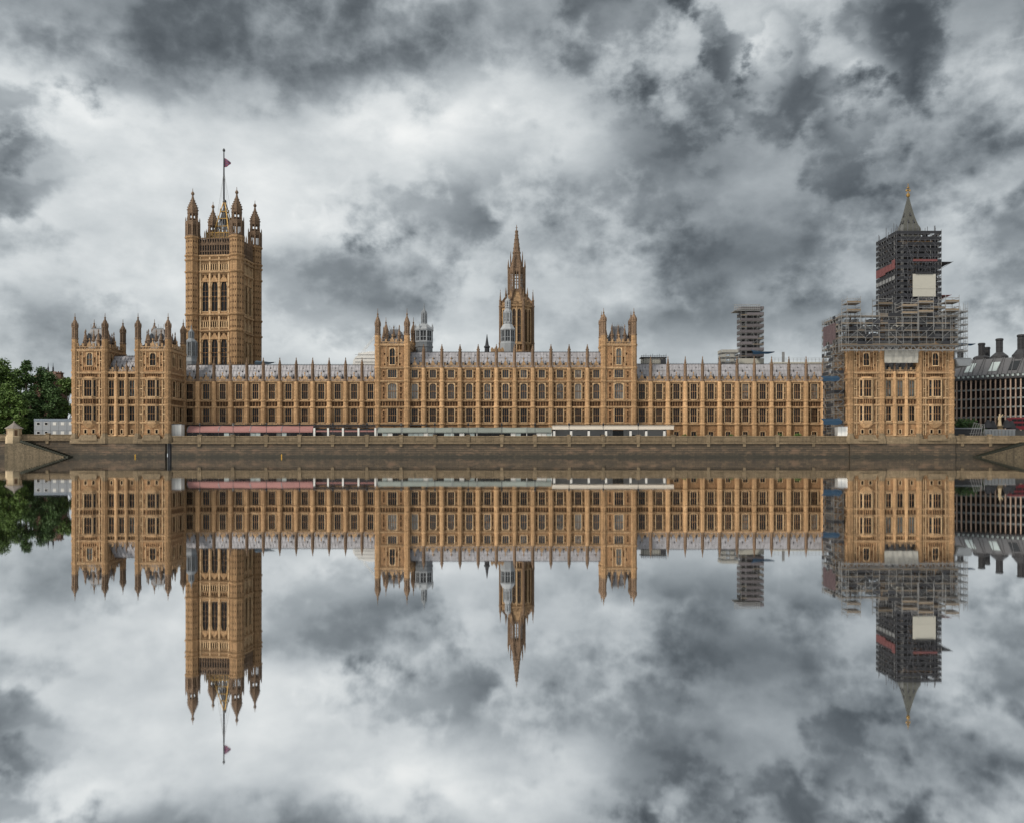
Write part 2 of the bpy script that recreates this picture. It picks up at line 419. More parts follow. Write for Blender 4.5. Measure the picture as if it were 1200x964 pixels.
M['net_grey'] = plain('grey_sheeting', (.26, .25, .225), .8, var=.2)
M['net_mauve'] = plain('mauve_grey_netting', (.10, .09, .095), .9, var=.3, scale=.8)
M['net_dull'] = plain('dull_red_netting', (.085, .058, .062), .9, var=.35)
M['sheet'] = plain('cream_sheeting', (.36, .345, .30), .7, var=.06)
M['blue'] = plain('blue_netting', (.014, .038, .07), .75, var=.25)
M['red'] = plain('red_bus_paint', (.13, .012, .017), .35, var=.05)
M['bark'] = plain('plane_tree_bark', (.11, .09, .065), .9, var=.3)
M['leaf'] = leaf_mat('leaf_mid', (.036, .07, .02), (.115, .18, .042))
M['leaf_dark'] = leaf_mat('leaf_dark', (.028, .058, .02), (.085, .145, .045))
M['leaf_light'] = leaf_mat('leaf_light', (.045, .085, .02), (.12, .185, .042))
M['brick'] = stone('red_brick', (.13, .075, .055), (.10, .055, .04), (.07, .04, .03), .4, (.5, .2))
M['bronze'] = plain('dark_bronze_cladding', (.032, .031, .033), .45, .2, var=.2)
M['pier'] = stone('sandstone_pier', (.43, .315, .25), (.34, .245, .19), (.14, .1, .08), .4)
M['band'] = plain('pale_balcony_band', (.15, .165, .17), .5)
M['paving'] = plain('terrace_paving', (.26, .23, .19), .9, var=.2)
M['earth'] = plain('bank_ground', (.12, .11, .085), .95, var=.3, scale=.3)
M['pale_spire'] = plain('pale_iron_spire', (.07, .07, .061), .55, .1, var=.2, scale=.8)
M['cabin_dark'] = plain('blue_grey_fascia', (.17, .2, .24), .5)
M['pale_stone'] = plain('pale_kiosk_stone', (.36, .28, .18), .85, var=.25)
M['kiosk_roof'] = plain('stone_slate_roof', (.15, .13, .115), .8, var=.3)
M['tile'] = plain('brown_roof_tile', (.10, .065, .05), .8, var=.3)
M['oak'] = plain('oak_joinery', (.11, .06, .03), .7)
M['office_roof'] = plain('brown_grey_metal_roof', (.085, .083, .086), .5, .2, var=.2)
M['asphalt'] = plain('asphalt', (.05, .05, .05), .9)


# ------------------------------------------------------------------ mesh builder
class MB:
    def __init__(s, mat=None):
        s.v = []; s.f = []; s.mi = []; s.cur = 0
        s.M = mat or Matrix.Identity(4)

    def add(s, pts, faces):
        o = len(s.v); m = s.M
        s.v.extend([tuple(m @ Vector(p)) for p in pts])
        for f in faces:
            s.f.append([i + o for i in f]); s.mi.append(s.cur)
        return s

    def box(s, x0, x1, y0, y1, z0, z1):
        return s.add([(x0, y0, z0), (x1, y0, z0), (x1, y1, z0), (x0, y1, z0), (x0, y0, z1), (x1, y0, z1), (x1, y1, z1), (x0, y1, z1)],
                     [(0, 3, 2, 1), (4, 5, 6, 7), (0, 1, 5, 4), (1, 2, 6, 5), (2, 3, 7, 6), (3, 0, 4, 7)])

    def quad(s, a, b, c, d): return s.add([a, b, c, d], [(0, 1, 2, 3)])

    def lathe(s, prof, n=8, cx=0, cy=0, rot=None):
        """profile of (radius, z) turned round a vertical axis; n = 8 gives an octagon with flats to the axes"""
        rot = math.pi / n if rot is None else rot
        pts = []; faces = []
        for (r, z) in prof:
            for k in range(n):
                a = rot + 2 * math.pi * k / n
                pts.append((cx + r * math.cos(a), cy + r * math.sin(a), z))
        for i in range(len(prof) - 1):
            for k in range(n):
                faces.append((i * n + k, i * n + (k + 1) % n, (i + 1) * n + (k + 1) % n, (i + 1) * n + k))
        faces.append(tuple(reversed(range(n))))
        faces.append(tuple((len(prof) - 1) * n + k for k in range(n)))
        return s.add(pts, faces)

    def beam(s, p, q, w, h=None):
        p, q = Vector(p), Vector(q); d = (q - p)
        if d.length < 1e-6: return s
        d.normalize(); up = Vector((0, 0, 1)) if abs(d.z) < .95 else Vector((0, 1, 0))
        a = d.cross(up).normalized() * (w / 2); b = a.cross(d).normalized() * ((h or w) / 2)
        pts = [p - a - b, p + a - b, p + a + b, p - a + b, q - a - b, q + a - b, q + a + b, q - a + b]
        return s.add([tuple(x) for x in pts], [(0, 1, 2, 3), (7, 6, 5, 4), (1, 0, 4, 5), (2, 1, 5, 6), (3, 2, 6, 7), (0, 3, 7, 4)])

    def frustum(s, x0, x1, y0, y1, z0, X0, X1, Y0, Y1, z1):
        return s.add([(x0, y0, z0), (x1, y0, z0), (x1, y1, z0), (x0, y1, z0), (X0, Y0, z1), (X1, Y0, z1), (X1, Y1, z1), (X0, Y1, z1)],
                     [(0, 3, 2, 1), (4, 5, 6, 7), (0, 1, 5, 4), (1, 2, 6, 5), (2, 3, 7, 6), (3, 0, 4, 7)])

    def mesh(s, name, mats):
        me = bpy.data.meshes.new(name)
        me.from_pydata(s.v, [], s.f)
        mats = mats if isinstance(mats, (list, tuple)) else [mats]
        for m in mats: me.materials.append(m)
        if len(mats) > 1: me.polygons.foreach_set('material_index', s.mi)
        me.update()
        return me

    def build(s, name, mats, parent=None, loc=(0, 0, 0)):
        return link(name, s.mesh(name, mats), parent, loc)


def link(name, me, parent=None, loc=(0, 0, 0), mat=None):
    o = bpy.data.objects.new(name, me)
    col.objects.link(o)
    o.location = loc
    if mat is not None: o.matrix_local = mat
    if parent is not None: o.parent = parent
    return o


def thing(name, label, cat, loc=(0, 0, 0), rz=0.0, group=None):
    o = bpy.data.objects.new(name, None)
    o.empty_display_size = 2
    col.objects.link(o)
    o.location = loc; o.rotation_euler = (0, 0, rz)
    return tag(o, label, cat, group)


def tag(o, label, cat, group=None):
    o['label'] = label; o['category'] = cat
    if group: o['group'] = group
    return o


def structure(o):
    o['kind'] = 'structure'
    return o


def copy_tree(o, parent=None):
    c = o.copy(); col.objects.link(c)
    c.parent = parent
    for ch in list(o.children): copy_tree(ch, c)
    return c


def T(x, y, z=0.0): return Matrix.Translation((x, y, z))
def RZ(deg): return Matrix.Rotation(R(deg), 4, 'Z')


# ------------------------------------------------------------------ gothic kit
_wcache = {}


def window_meshes(w, h, lights, trans, arch):
    """frame with mullions, transoms and cusped heads; pane behind; origin at the middle of the sill"""
    key = (round(w, 2), round(h, 2), lights, trans, arch)
    if key in _wcache: return _wcache[key]
    f = MB(); t = .085
    f.box(-w / 2 - .16, -w / 2, -.1, .36, -.12, h + .1); f.box(w / 2, w / 2 + .16, -.1, .36, -.12, h + .1)
    f.box(-w / 2, w / 2, -.16, .36, -.22, 0)
    f.box(-w / 2, w / 2, -.1, .36, h, h + .14)
    lw = w / lights; f.cur = 1
    for i in range(1, lights): f.box(-w / 2 + i * lw - t / 2, -w / 2 + i * lw + t / 2, .10, .36, 0, h)
    for j in range(1, trans + 1):
        z = h * j / (trans + 1)
        f.box(-w / 2, w / 2, .15, .34, z - .055, z + .055)
    for i in range(lights):                      # cusped heads of every light
        a, b_ = -w / 2 + i * lw, -w / 2 + (i + 1) * lw
        for z1 in ([h] + ([h * .5] if trans else [])):
            hh = lw * .45
            for s in (0, 1):
                x = a if s == 0 else b_; dx = lw * .5 * (1 if s == 0 else -1)
                f.add([(x, .2, z1 - hh), (x, .2, z1), (x + dx, .2, z1), (x, .33, z1 - hh), (x, .33, z1), (x + dx, .33, z1)],
                      [(0, 1, 2), (5, 4, 3), (0, 2, 5, 3), (1, 4, 5, 2), (0, 3, 4, 1)])
    f.cur = 0
    if arch:                                     # pointed head: stone spandrels fill the corners
        hh = min(arch, h * .45)
        for s in (-1, 1):
            P = []
            for k in range(6):
                u = k / 5.0
                P.append((s * w / 2 * (1 - u ** 1.6 if False else math.cos(u * math.pi / 2) ** .75), h - hh + hh * math.sin(u * math.pi / 2) ** 1.15))
            for k in range(5):
                (xa, za), (xb, zb) = P[k], P[k + 1]
                pts = [(xa, -.06, za), (s * w / 2, -.06, za), (s * w / 2, -.06, zb), (xb, -.06, zb), (xa, .3, za), (s * w / 2, .3, za), (s * w / 2, .3, zb), (xb, .3, zb)]
                fs = [(0, 1, 2, 3), (7, 6, 5, 4), (0, 3, 7, 4), (1, 5, 6, 2)]
                if s < 0: fs = [tuple(reversed(q)) for q in fs]
                f.add(pts, fs)
    p = MB(); p.box(-w / 2 - .05, w / 2 + .05, .38, .44, -.05, h + .05)
    bars = MB()
    _wcache[key] = (f.mesh('window', [M['trim'], M['wallstone']]), p.mesh('pane', M['glass']), p.mesh('pane', M['glass_dark']), p.mesh('pane', M['glass_pale']))
    return _wcache[key]


def put_window(root, mat, w, h, lights, trans, arch, glass=1):
    ms = window_meshes(w, h, lights, trans, arch)
    o = link('window', ms[0], root, mat=mat)
    link('pane', ms[glass], o)
    return o


class Facade:
    """one face of a building: openings, niches with statues, blind panelling, string courses and windows"""
    def __init__(s, root, mat, x0, x1, z0, z1, stone='wallstone', carved='carved'):
        s.root, s.mat, s.x0, s.x1, s.z0, s.z1 = root, mat, x0, x1, z0, z1
        s.ops = []; s.wall = MB(mat); s.str = MB(mat); s.car = s.wall
        s.stone, s.carved = stone, carved

    def win(s, xc, w, za, zb, lights=3, trans=1, arch=0, glass=1):
        s.ops.append((xc - w / 2, xc + w / 2, za, zb, 'w'))
        put_window(s.root, s.mat @ T(xc, 0, za), w, zb - za, lights, trans, arch, glass)

    def niche(s, xc, za, zb, w=.46):
        s.ops.append((xc - w / 2, xc + w / 2, za, zb, 'n'))
        h = zb - za; s.wall.cur = 1
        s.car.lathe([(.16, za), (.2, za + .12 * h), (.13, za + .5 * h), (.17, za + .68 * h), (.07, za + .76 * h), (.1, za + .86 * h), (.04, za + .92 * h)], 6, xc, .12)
        s.wall.cur = 0
        for dx in (-1, 1): s.wall.box(xc + dx * (w / 2 + .06) - .06, xc + dx * (w / 2 + .06) + .06, -.12, -.002, za - .15, zb + .1)
        s.wall.frustum(xc - w / 2 - .16, xc + w / 2 + .16, -.2, -.003, zb + .02, xc - .03, xc + .03, -.08, -.003, zb + .75)
        s.wall.box(xc - .2, xc + .2, -.2, -.003, za - .3, za - .02)
        s.wall.cur = 0

    def panel(s, xa, xb, za, zb):
        s.ops.append((xa, xb, za, zb, 'p'))
        xc, zc = (xa + xb) / 2, (za + zb) / 2; r = min(xb - xa, zb - za) * .3
        s.wall.cur = 1
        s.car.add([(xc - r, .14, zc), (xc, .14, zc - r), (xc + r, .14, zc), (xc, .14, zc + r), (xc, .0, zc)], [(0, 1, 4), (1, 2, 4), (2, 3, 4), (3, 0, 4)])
        s.wall.cur = 0

    def rib(s, x, za, zb, w=.11, d=.2):
        s.wall.cur = 2; s.wall.box(x - w / 2, x + w / 2, -d, -.004, za, zb); s.wall.cur = 0

    def string(s, z, h=.36, d=.42, x0=None, x1=None):
        a = s.x0 if x0 is None else x0; b = s.x1 if x1 is None else x1
        m = MB(s.mat); m.box(a, b, -d, -.005, z - h / 2, z + h / 2)
        m.frustum(a, b, -d * .55, -.006, z - h / 2 - .22, a, b, -d * .9, -.006, z - h / 2)
        m.build('string_course', M['parapet'], s.root)

    def side(s, xa, xb, za, zb, kind):
        """the stone beside a window: niche between ribs, or blind panels"""
        w = xb - xa; xc = (xa + xb) / 2
        if w > .75:
            h = zb - za
            s.niche(xc, za + h * .44, za + h * .44 + min(1.7, h * .32), .54)
            s.panel(xc - .3, xc + .3, za + h * .04, za + h * .15); s.panel(xc - .3, xc + .3, za + h * .19, za + h * .33)
            if h > 3.5: s.panel(xc - .3, xc + .3, zb - h * .12, zb - h * .01)
            s.rib(xa + .09, za, zb); s.rib(xb - .09, za, zb)
        elif w > .3:
            s.rib(xc, za, zb, .12, .15)

    def bay(s, xa, xb, ww, floors, lights=3, glass=None):
        """floors: ('win', z0, z1, transoms, arch) | ('panel', z0, z1) | ('small', z0, z1, w)"""
        xc = (xa + xb) / 2
        for fl in floors:
            k, za, zb = fl[:3]
            if k == 'win':
                s.win(xc, ww, za, zb, lights, fl[3], fl[4], fl[5] if len(fl) > 5 else 2)
                s.side(xa + .05, xc - ww / 2 - .2, za, zb, k); s.side(xc + ww / 2 + .2, xb - .05, za, zb, k)
            elif k == 'panel':
                n = max(2, int(round((xb - xa) / .85))); st = (xb - xa) / n
                for i in range(n): s.panel(xa + (i + .14) * st, xa + (i + .86) * st, za + .1, zb - .1)
            elif k == 'small':
                w = fl[3]
                s.win(xc, w, za, zb, 2, 0, 0, 2)
                s.wall.frustum(xc - w / 2 - .3, xc + w / 2 + .3, -.16, -.004, zb + .2, xc - w / 2 - .3, xc + w / 2 + .3, -.05, -.004, zb + .4)

    def finish(s, name='wall'):
        xs = sorted({round(v, 4) for o in s.ops for v in o[:2]} | {round(s.x0, 4), round(s.x1, 4)})
        zs = sorted({round(v, 4) for o in s.ops for v in o[2:4]} | {round(s.z0, 4), round(s.z1, 4)})
        xi = {v: i for i, v in enumerate(xs)}; zi = {v: i for i, v in enumerate(zs)}
        hole = np.zeros((len(xs) - 1, len(zs) - 1), bool)
        for (a, b, c, d, k) in s.ops:
            hole[xi[round(a, 4)]:xi[round(b, 4)], zi[round(c, 4)]:zi[round(d, 4)]] = True
        W = s.wall; pts = []; faces = []
        for i in range(len(xs)):
            for j in range(len(zs)): pts.append((xs[i], 0, zs[j]))
        nz = len(zs)
        for i in range(len(xs) - 1):
            for j in range(nz - 1):
                if not hole[i, j]: faces.append((i * nz + j, (i + 1) * nz + j, (i + 1) * nz + j + 1, i * nz + j + 1))
        W.add(pts, faces)
        for (a, b, c, d, k) in s.ops:
            dp = {'w': .5, 'n': .5, 'p': .32}[k]
            W.add([(a, 0, c), (b, 0, c), (b, 0, d), (a, 0, d), (a, dp, c), (b, dp, c), (b, dp, d), (a, dp, d)],
                  [(0, 4, 5, 1), (1, 5, 6, 2), (2, 6, 7, 3), (3, 7, 4, 0)])
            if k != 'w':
                W.cur = 1; W.quad((a, dp, c), (b, dp, c), (b, dp, d), (a, dp, d)); W.cur = 0  # niche and panel backs take the stone with shade in its colour
        W.build(name, [M[s.stone], M[s.carved], M['trim']], s.root)


_bcache = {}


def buttress_mesh(z0, z1, r, collars, top):
    key = ('b', z0, z1, r, tuple(collars), top)
    if key in _bcache: return _bcache[key]
    m = MB(); zs = sorted(collars)
    lv = [z0] + zs + [z1]
    for i in range(len(lv) - 1):
        rr = r * (1.1 - .05 * i)
        m.lathe([(rr, lv[i]), (rr, lv[i + 1])], 8, 0, 0)
        if i: m.lathe([(rr * 1.05, lv[i] - .45), (rr * 1.38, lv[i] - .18), (rr * 1.38, lv[i] + .18), (rr * 1.05, lv[i] + .36)], 8)
        h = lv[i + 1] - lv[i]
        if h > 2.5:                              # sunk panels read as thin fillets up the faces
            for a in (-90, -135, -45):
                x, y = math.cos(R(a)), math.sin(R(a)); ap = rr * math.cos(math.pi / 8)
                tx, ty = -y, x
                for q in (-1, 1):
                    c = Vector((x * ap + tx * q * rr * .27, y * ap + ty * q * rr * .27, 0))
                    m.beam(c + Vector((0, 0, lv[i] + .5)), c + Vector((0, 0, lv[i + 1] - .6)), .09, .09)
                for zz in (lv[i] + h * .35, lv[i] + h * .65):
                    c = Vector((x * ap, y * ap, zz)); tv = Vector((tx, ty, 0)) * rr * .3
                    m.beam(c - tv, c + tv, .1, .16)
    m.lathe([(r * 1.15, z0 - .2), (r * 1.15, z0 + .5), (r * 1.0, z0 + .8)], 8)
    _bcache[key] = m.mesh('buttress', M['stone'])
    return _bcache[key]


def pinnacle_mesh(z0, zs, z1, r, mat='turret'):
    """panelled shaft, gablets, crocketed spirelet, finial"""
    key = ('p', z0, zs, z1, r, mat)
    if key in _bcache: return _bcache[key]
    m = MB(); h = z1 - zs
    m.lathe([(r * 1.15, z0), (r * 1.15, z0 + .4), (r, z0 + .7), (r, zs - .3), (r * 1.28, zs - .12), (r * 1.28, zs + .08), (r * .85, zs + .2), (r * .26, zs + h * .72), (r * .2, zs + h * .78),
             (r * .42, zs + h * .82), (r * .38, zs + h * .87), (r * .1, zs + h * .92), (r * .07, z1)], 8)
    for k in range(4):
        a = k * math.pi / 2; x, y = math.cos(a), math.sin(a)
        m.beam((x * r * .97, y * r * .97, z0 + .9), (x * r * .97, y * r * .97, zs - .5), r * .28, r * .28)
        for q in (.25, .42, .58):
            rr = r * (.85 - .6 * (q / .72))
            m.box(x * rr - .07, x * rr + .07, y * rr - .07, y * rr + .07, zs + h * q - .08, zs + h * q + .1)
    _bcache[key] = m.mesh('pinnacle', M[mat])
    return _bcache[key]


def turret_mesh(z0, z1, zs, z2, r, rings, mat='tower'):
    """octagonal corner turret up to z1, open panelled stage to zs, ogee cap and spike to z2"""
    key = ('t', z0, z1, zs, z2, r, tuple(rings), mat)
    if key in _bcache: return _bcache[key]
    m = MB(); cap = MB()
    lv = [z0] + sorted(rings) + [z1]
    m.lathe([(r, z0), (r, z1)], 8)
    for z in rings: m.lathe([(r * 1.03, z - .55), (r * 1.24, z - .18), (r * 1.24, z + .18), (r * 1.03, z + .36)], 8)
    for i in range(len(lv) - 1):
        h = lv[i + 1] - lv[i]
        n = max(1, int(h / 2.6))
        for a in (-90, 0, 90, 180, -135, -45, 45, 135):
            x, y = math.cos(R(a)), math.sin(R(a)); ap = r * math.cos(math.pi / 8); tx, ty = -y, x
            if h > 1.6:
                for q in (-1, 0, 1):
                    c = Vector((x * ap + tx * q * r * .32, y * ap + ty * q * r * .32, 0))
                    m.beam(c + Vector((0, 0, lv[i] + .35)), c + Vector((0, 0, lv[i + 1] - .55)), .07, .1)
                for k in range(1, n):
                    zz = lv[i] + h * k / n
                    c = Vector((x * ap, y * ap, zz)); tv = Vector((tx, ty, 0)) * r * .34
                    m.beam(c - tv, c + tv, .16, .34)
    H = z2 - zs
    cap.lathe([(r * 1.12, z1), (r * 1.12, z1 + .35), (r * .82, z1 + .6), (r * .82, zs - .5), (r * 1.08, zs - .25), (r * 1.08, zs), (r * .9, zs + .1), (r * .95, zs + H * .12), (r * .88, zs + H * .24), (r * .6, zs + H * .40),
               (r * .32, zs + H * .50), (r * .2, zs + H * .60), (r * .34, zs + H * .64), (r * .3, zs + H * .68), (r * .12, zs + H * .72), (r * .06, z2)], 8)
    for k in range(8):
        a = math.pi / 8 + k * math.pi / 4; x, y = math.cos(a) * r * .86, math.sin(a) * r * .86
        cap.beam((x, y, z1 + .4), (x, y, zs - .2), r * .22, r * .22)
        cap.lathe([(r * .12, zs - .2), (r * .12, zs + .5), (.02, zs + 1.2)], 4, x * 1.18, y * 1.18)
        for q in (.2, .32, .43):
            rr = r * (.92 - .75 * max(0, q - .12) / .4)
            cap.box(x / .86 / r * rr - .09, x / .86 / r * rr + .09, y / .86 / r * rr - .09, y / .86 / r * rr + .09, zs + H * q - .1, zs + H * q + .12)
    _bcache[key] = (m.mesh('turret', M[mat]), cap.mesh('turret_cap', M['turret']))
    return _bcache[key]


def put_turret(root, x, y, *a, **k):
    t, c = turret_mesh(*a, **k)
    o = link('turret', t, root, (x, y, 0))
    link('turret_cap', c, o)
    return o


def parapet_mesh(mb, xa, xb, z0, z1, step=.95, gab=True, ztop=None):
    """pierced, battlemented parapet along local x at y = 0"""
    zb = z0 + (z1 - z0) * .52
    mb.box(xa, xb, -.22, .2, z0, z0 + .25)
    mb.box(xa, xb, -.12, .12, zb - .2, zb)
    n = max(1, int(round((xb - xa) / step))); st = (xb - xa) / n
    for i in range(n):
        c = xa + (i + .5) * st
        mb.box(c - .08, c + .08, -.1, .1, z0 + .25, zb - .2)
        mb.add([(c - st * .5, -.08, z0 + .25), (c - st * .12, -.08, z0 + .25), (c - st * .5, -.08, zb - .25), (c - st * .5, .08, z0 + .25), (c - st * .12, .08, z0 + .25), (c - st * .5, .08, zb - .25)],
               [(0, 1, 2), (5, 4, 3), (1, 4, 5, 2)])
        if i % 2 == 0 or n < 3:
            mb.box(c - st * .36, c + st * .36, -.14, .14, zb + .002, z1 - .14)
            mb.box(c - st * .42, c + st * .42, -.2, .2, z1 - .14, z1)
    if gab:
        xc = (xa + xb) / 2; zt = ztop or z1 + 1.3
        mb.add([(xc - .75, -.18, zb + .1), (xc + .75, -.18, zb + .1), (xc, -.18, z1 + .75), (xc - .75, .16, zb + .1), (xc + .75, .16, zb + .1), (xc, .16, z1 + .75)],
               [(0, 1, 2), (5, 4, 3), (0, 2, 5, 3), (1, 4, 5, 2)])
        mb.lathe([(.09, z1 + .4), (.08, zt - .4), (.26, zt - .25), (.2, zt - .05), (.03, zt + .3)], 6, xc, 0)


def roof_slope(root, mat4, xa, xb, z0, y0, z1, y1, ydeep, bays, mat='iron_roof', vents=True, cresting=True):
    """iron-plate roof: front slope, ridge, back slope, with rows of little dark roof vents"""
    r = MB(mat4); d = MB(mat4)
    r.quad((xa, y0, z0), (xb, y0, z0), (xb, y1, z1), (xa, y1, z1))
    r.quad((xa, y1, z1), (xb, y1, z1), (xb, ydeep - (y1 - y0), z1), (xa, ydeep - (y1 - y0), z1))
    r.quad((xa, ydeep - (y1 - y0), z1), (xb, ydeep - (y1 - y0), z1), (xb, ydeep, z0), (xa, ydeep, z0))
    for x, fl in ((xa, 1), (xb, -1)):
        q = [(x, y0, z0), (x, y1, z1), (x, ydeep - (y1 - y0), z1), (x, ydeep, z0)]
        r.add(q, [(0, 1, 2, 3) if fl < 0 else (3, 2, 1, 0)])
    n = Vector((0, -(z1 - z0), (y1 - y0))).normalized() * .05
    x = xa + .5
    while x < xb:
        r.beam((x, y0 + n.y, z0 + n.z), (x, y1 + n.y, z1 + n.z), .07, .12); x += 1.05
    for k in (.33, .66):
        yy, zz = y0 + (y1 - y0) * k, z0 + (z1 - z0) * k
        r.beam((xa, yy + n.y * 1.4, zz + n.z * 1.4), (xb, yy + n.y * 1.4, zz + n.z * 1.4), .07, .05)
    if cresting:
        d.box(xa, xb, y1 - .12, y1 + .02, z1 + .01, z1 + .14)
        x = xa + .2
        while x < xb: d.box(x - .03, x + .03, y1 - .08, y1 - .02, z1 + .141, z1 + .42); x += .5
    if vents:
        for (a, b) in bays:
            for f, k, sz in ((.27, .24, .42), (.73, .24, .42), (.5, .60, .24), (.2, .8, .16), (.8, .8, .16)):
                xx = a + (b - a) * f; yy, zz = y0 + (y1 - y0) * k, z0 + (z1 - z0) * k
                d.add([(xx - sz, yy - sz * .7, zz - .1), (xx + sz, yy - sz * .7, zz - .1), (xx, yy - sz * .9, zz + sz * 2), (xx - sz, yy + .6, zz + .3), (xx + sz, yy + .6, zz + .3), (xx, yy + sz * 1.6, zz + sz * 2)],
                      [(0, 1, 2), (0, 2, 5, 3), (1, 4, 5, 2), (3, 5, 4), (0, 3, 4, 1)])
                d.lathe([(.1 * sz * 2, zz + sz * 1.9), (.16 * sz * 2, zz + sz * 2.5), (.02, zz + sz * 3.2)], 5, xx, yy - sz * .7)
    ro = r.build('roof', M[mat], root)
    d.build('roof_vents_and_cresting', M['dark_iron'], ro)
    return ro


# floor levels shared by the whole river front (metres above the water)
F_GND = 5.25
ZS0, ZS1, ZS2, ZS3, ZS4 = 10.45, 15.6, 17.65, 23.5, 27.75
LOW = ('win', 10.95, 15.2, 1, 0, 2)
UPP = ('win', 18.1, 23.0, 1, 0, 1)
UPPC = ('win', 18.1, 23.0, 1, .8, 3)
PAN = ('panel', 15.8, 17.4)
SML = ('small', 6.3, 8.0, 1.5)


def river_range(root, y, edges, zt, floors, strings, ridge_z, crest_z, pin, deep=16, x_end=None, stub=None):
    """a run of equal bays: wall, buttresses with pinnacles, parapet and iron roof.  root sits at (rx, y, 0)"""
    rx = root.location.x
    e = [v - rx for v in edges]
    xe0, xe1 = e[0], (x_end - rx if x_end is not None else e[-1])
    F = Facade(root, Matrix.Identity(4), xe0, xe1, F_GND - .3, zt)
    bays = list(zip(e[:-1], e[1:]))
    for (a, b) in bays:
        F.bay(a + .72, b - .72, 1.95, floors)
    for z in strings: F.string(z)
    F.string(5.9, .5, .35)
    F.finish()
    core = MB(); core.box(xe0 + .02, xe1 - .02, .62, deep, F_GND - .3, zt - .05); core.build('rear_walls', M['stone'], root)
    bm = buttress_mesh(F_GND, zt - .1, .74, strings[:-1], 0)
    pm = pinnacle_mesh(zt - .15, pin[0], pin[1], .46)
    for x in e[1:-1] if stub is None else e[1:]:
        b = link('buttress', bm, root, (x, -.42, 0))
        link('pinnacle', pm, b)
    p = MB()
    for (a, b) in bays: parapet_mesh(p, a + .5, b - .5, zt - .06, crest_z, ztop=crest_z + 1.3)
    if xe1 > e[-1] + .5: parapet_mesh(p, e[-1] + .5, xe1, zt - .06, crest_z, gab=False)
    p.build('parapet', M['parapet'], root)
    roof_slope(root, Matrix.Identity(4), xe0, xe1, zt - .3, 1.0, ridge_z, 5.0, deep, bays)
    return root


def steep_roof(root, x0, x1, y0, y1, z0, z1, mat='slate', inset=.3, spikes=True):
    m = MB(); w, d = x1 - x0, y1 - y0
    m.frustum(x0, x1, y0, y1, z0, x0 + w * inset, x1 - w * inset, y0 + d * inset, y1 - d * inset, z1)
    o = m.build('roof', M[mat], root)
    k = MB()
    k.box(x0 + w * inset, x1 - w * inset, y0 + d * inset, y0 + d * inset + .1, z1 + .002, z1 + .35)
    k.box(x0 + w * inset, x1 - w * inset, y1 - d * inset - .1, y1 - d * inset, z1 + .002, z1 + .35)
    n = 7
    for i in range(n):
        x = x0 + w * inset + (w * (1 - 2 * inset)) * i / (n - 1)
        k.box(x - .05, x + .05, y0 + d * inset, y0 + d * inset + .09, z1 + .35, z1 + (.9 if i % 3 else 1.5))
    for fx in (.3, .7):
        for fz, fy in ((.25, .07), (.55, .16)):
            x = x0 + w * fx; y = y0 + d * fy; z = z0 + (z1 - z0) * fz
            dm = MB(); dm.frustum(x - .45, x + .45, y - .3, y + .8, z, x - .04, x + .04, y - .2, y + .8, z + 1.6); dm.build('dormer', M['lead'], o)
    k.build('cresting', M['lead'], o)
    if spikes:
        for (fx, fy) in ((.26, .06), (.5, .16), (.74, .06), (.95, .33), (.95, .67), (.05, .33), (.05, .67), (.3, .95), (.7, .95)):
            s = MB(); x = x0 + w * fx; y = y0 + d * fy
            s.lathe([(.55, z0 - .4), (.55, z0 + 2.9), (.72, z0 + 3.1), (.5, z0 + 3.4), (.1, z0 + 5.6), (.22, z0 + 5.8), (.03, z0 + 6.6)], 6, x, y)
            s.frustum(x - .95, x + .95, y - .35, y + .9, z0 - .2, x - .1, x + .1, y - .2, y + .9, z0 + 3.2)
            s.build('dormer_gable', M['turret'], root)


def zs_top(floors): return max(f[2] for f in floors)


def put_oriel(root, floors):
    """canted bay window of two storeys on a moulded corbel"""
    p, hw, c = 1.0, 1.3, .95            # projection, half width of the front, width gained by each cant
    side = math.hypot(p, c); ang = math.degrees(math.atan2(p, c))
    for mat, w, lights in ((T(0, -p, 0), 2 * hw, 3), (T(hw + side / 2 * math.cos(R(ang)), -p + side / 2 * math.sin(R(ang)), 0) @ RZ(ang), side, 1),
                           (T(-hw - side / 2 * math.cos(R(ang)), -p + side / 2 * math.sin(R(ang)), 0) @ RZ(-ang), side, 1)):
        F = Facade(root, mat, -w / 2, w / 2, ZS0 - .1, ZS3)
        for fl in floors:
            if fl[0] == 'win': F.win(0, w - (.3 if lights == 3 else .55), fl[1], fl[2], lights, fl[3], 0, 2)
            elif fl[0] == 'panel':
                n = 4 if lights == 3 else 1
                for i in range(n): F.panel(-w / 2 + (i + .15) * w / n, -w / 2 + (i + .85) * w / n, fl[1] + .1, fl[2] - .1)
        for z in (ZS0, ZS1, ZS2, ZS3 - .1): F.string(z, .28, .18)
        F.finish()
    m = MB()
    ring = lambda k, z: [(-hw * k - c * k, 0, z), (-hw * k, -p * k, z), (hw * k, -p * k, z), (hw * k + c * k, 0, z)]
    lv = [(.35, 8.9), (.5, 9.2), (.8, 9.7), (.95, 10.0), (1.04, 10.3)]
    pts = []; fs = []
    for k, z in lv: pts += ring(k, z)
    for i in range(len(lv) - 1):
        for j in range(3): fs.append((i * 4 + j, i * 4 + j + 1, i * 4 + 5 + j, i * 4 + 4 + j))
    fs.append((3, 2, 1, 0)); n = (len(lv) - 1) * 4; fs.append((n, n + 1, n + 2, n + 3))
    m.add(pts, fs)
    m.add(ring(1.04, ZS3) + ring(.7, ZS3 + .5), [(0, 1, 5, 4), (1, 2, 6, 5), (2, 3, 7, 6), (4, 5, 6, 7), (3, 2, 1, 0)])
    m.build('oriel_corbel', M['stone'], root)


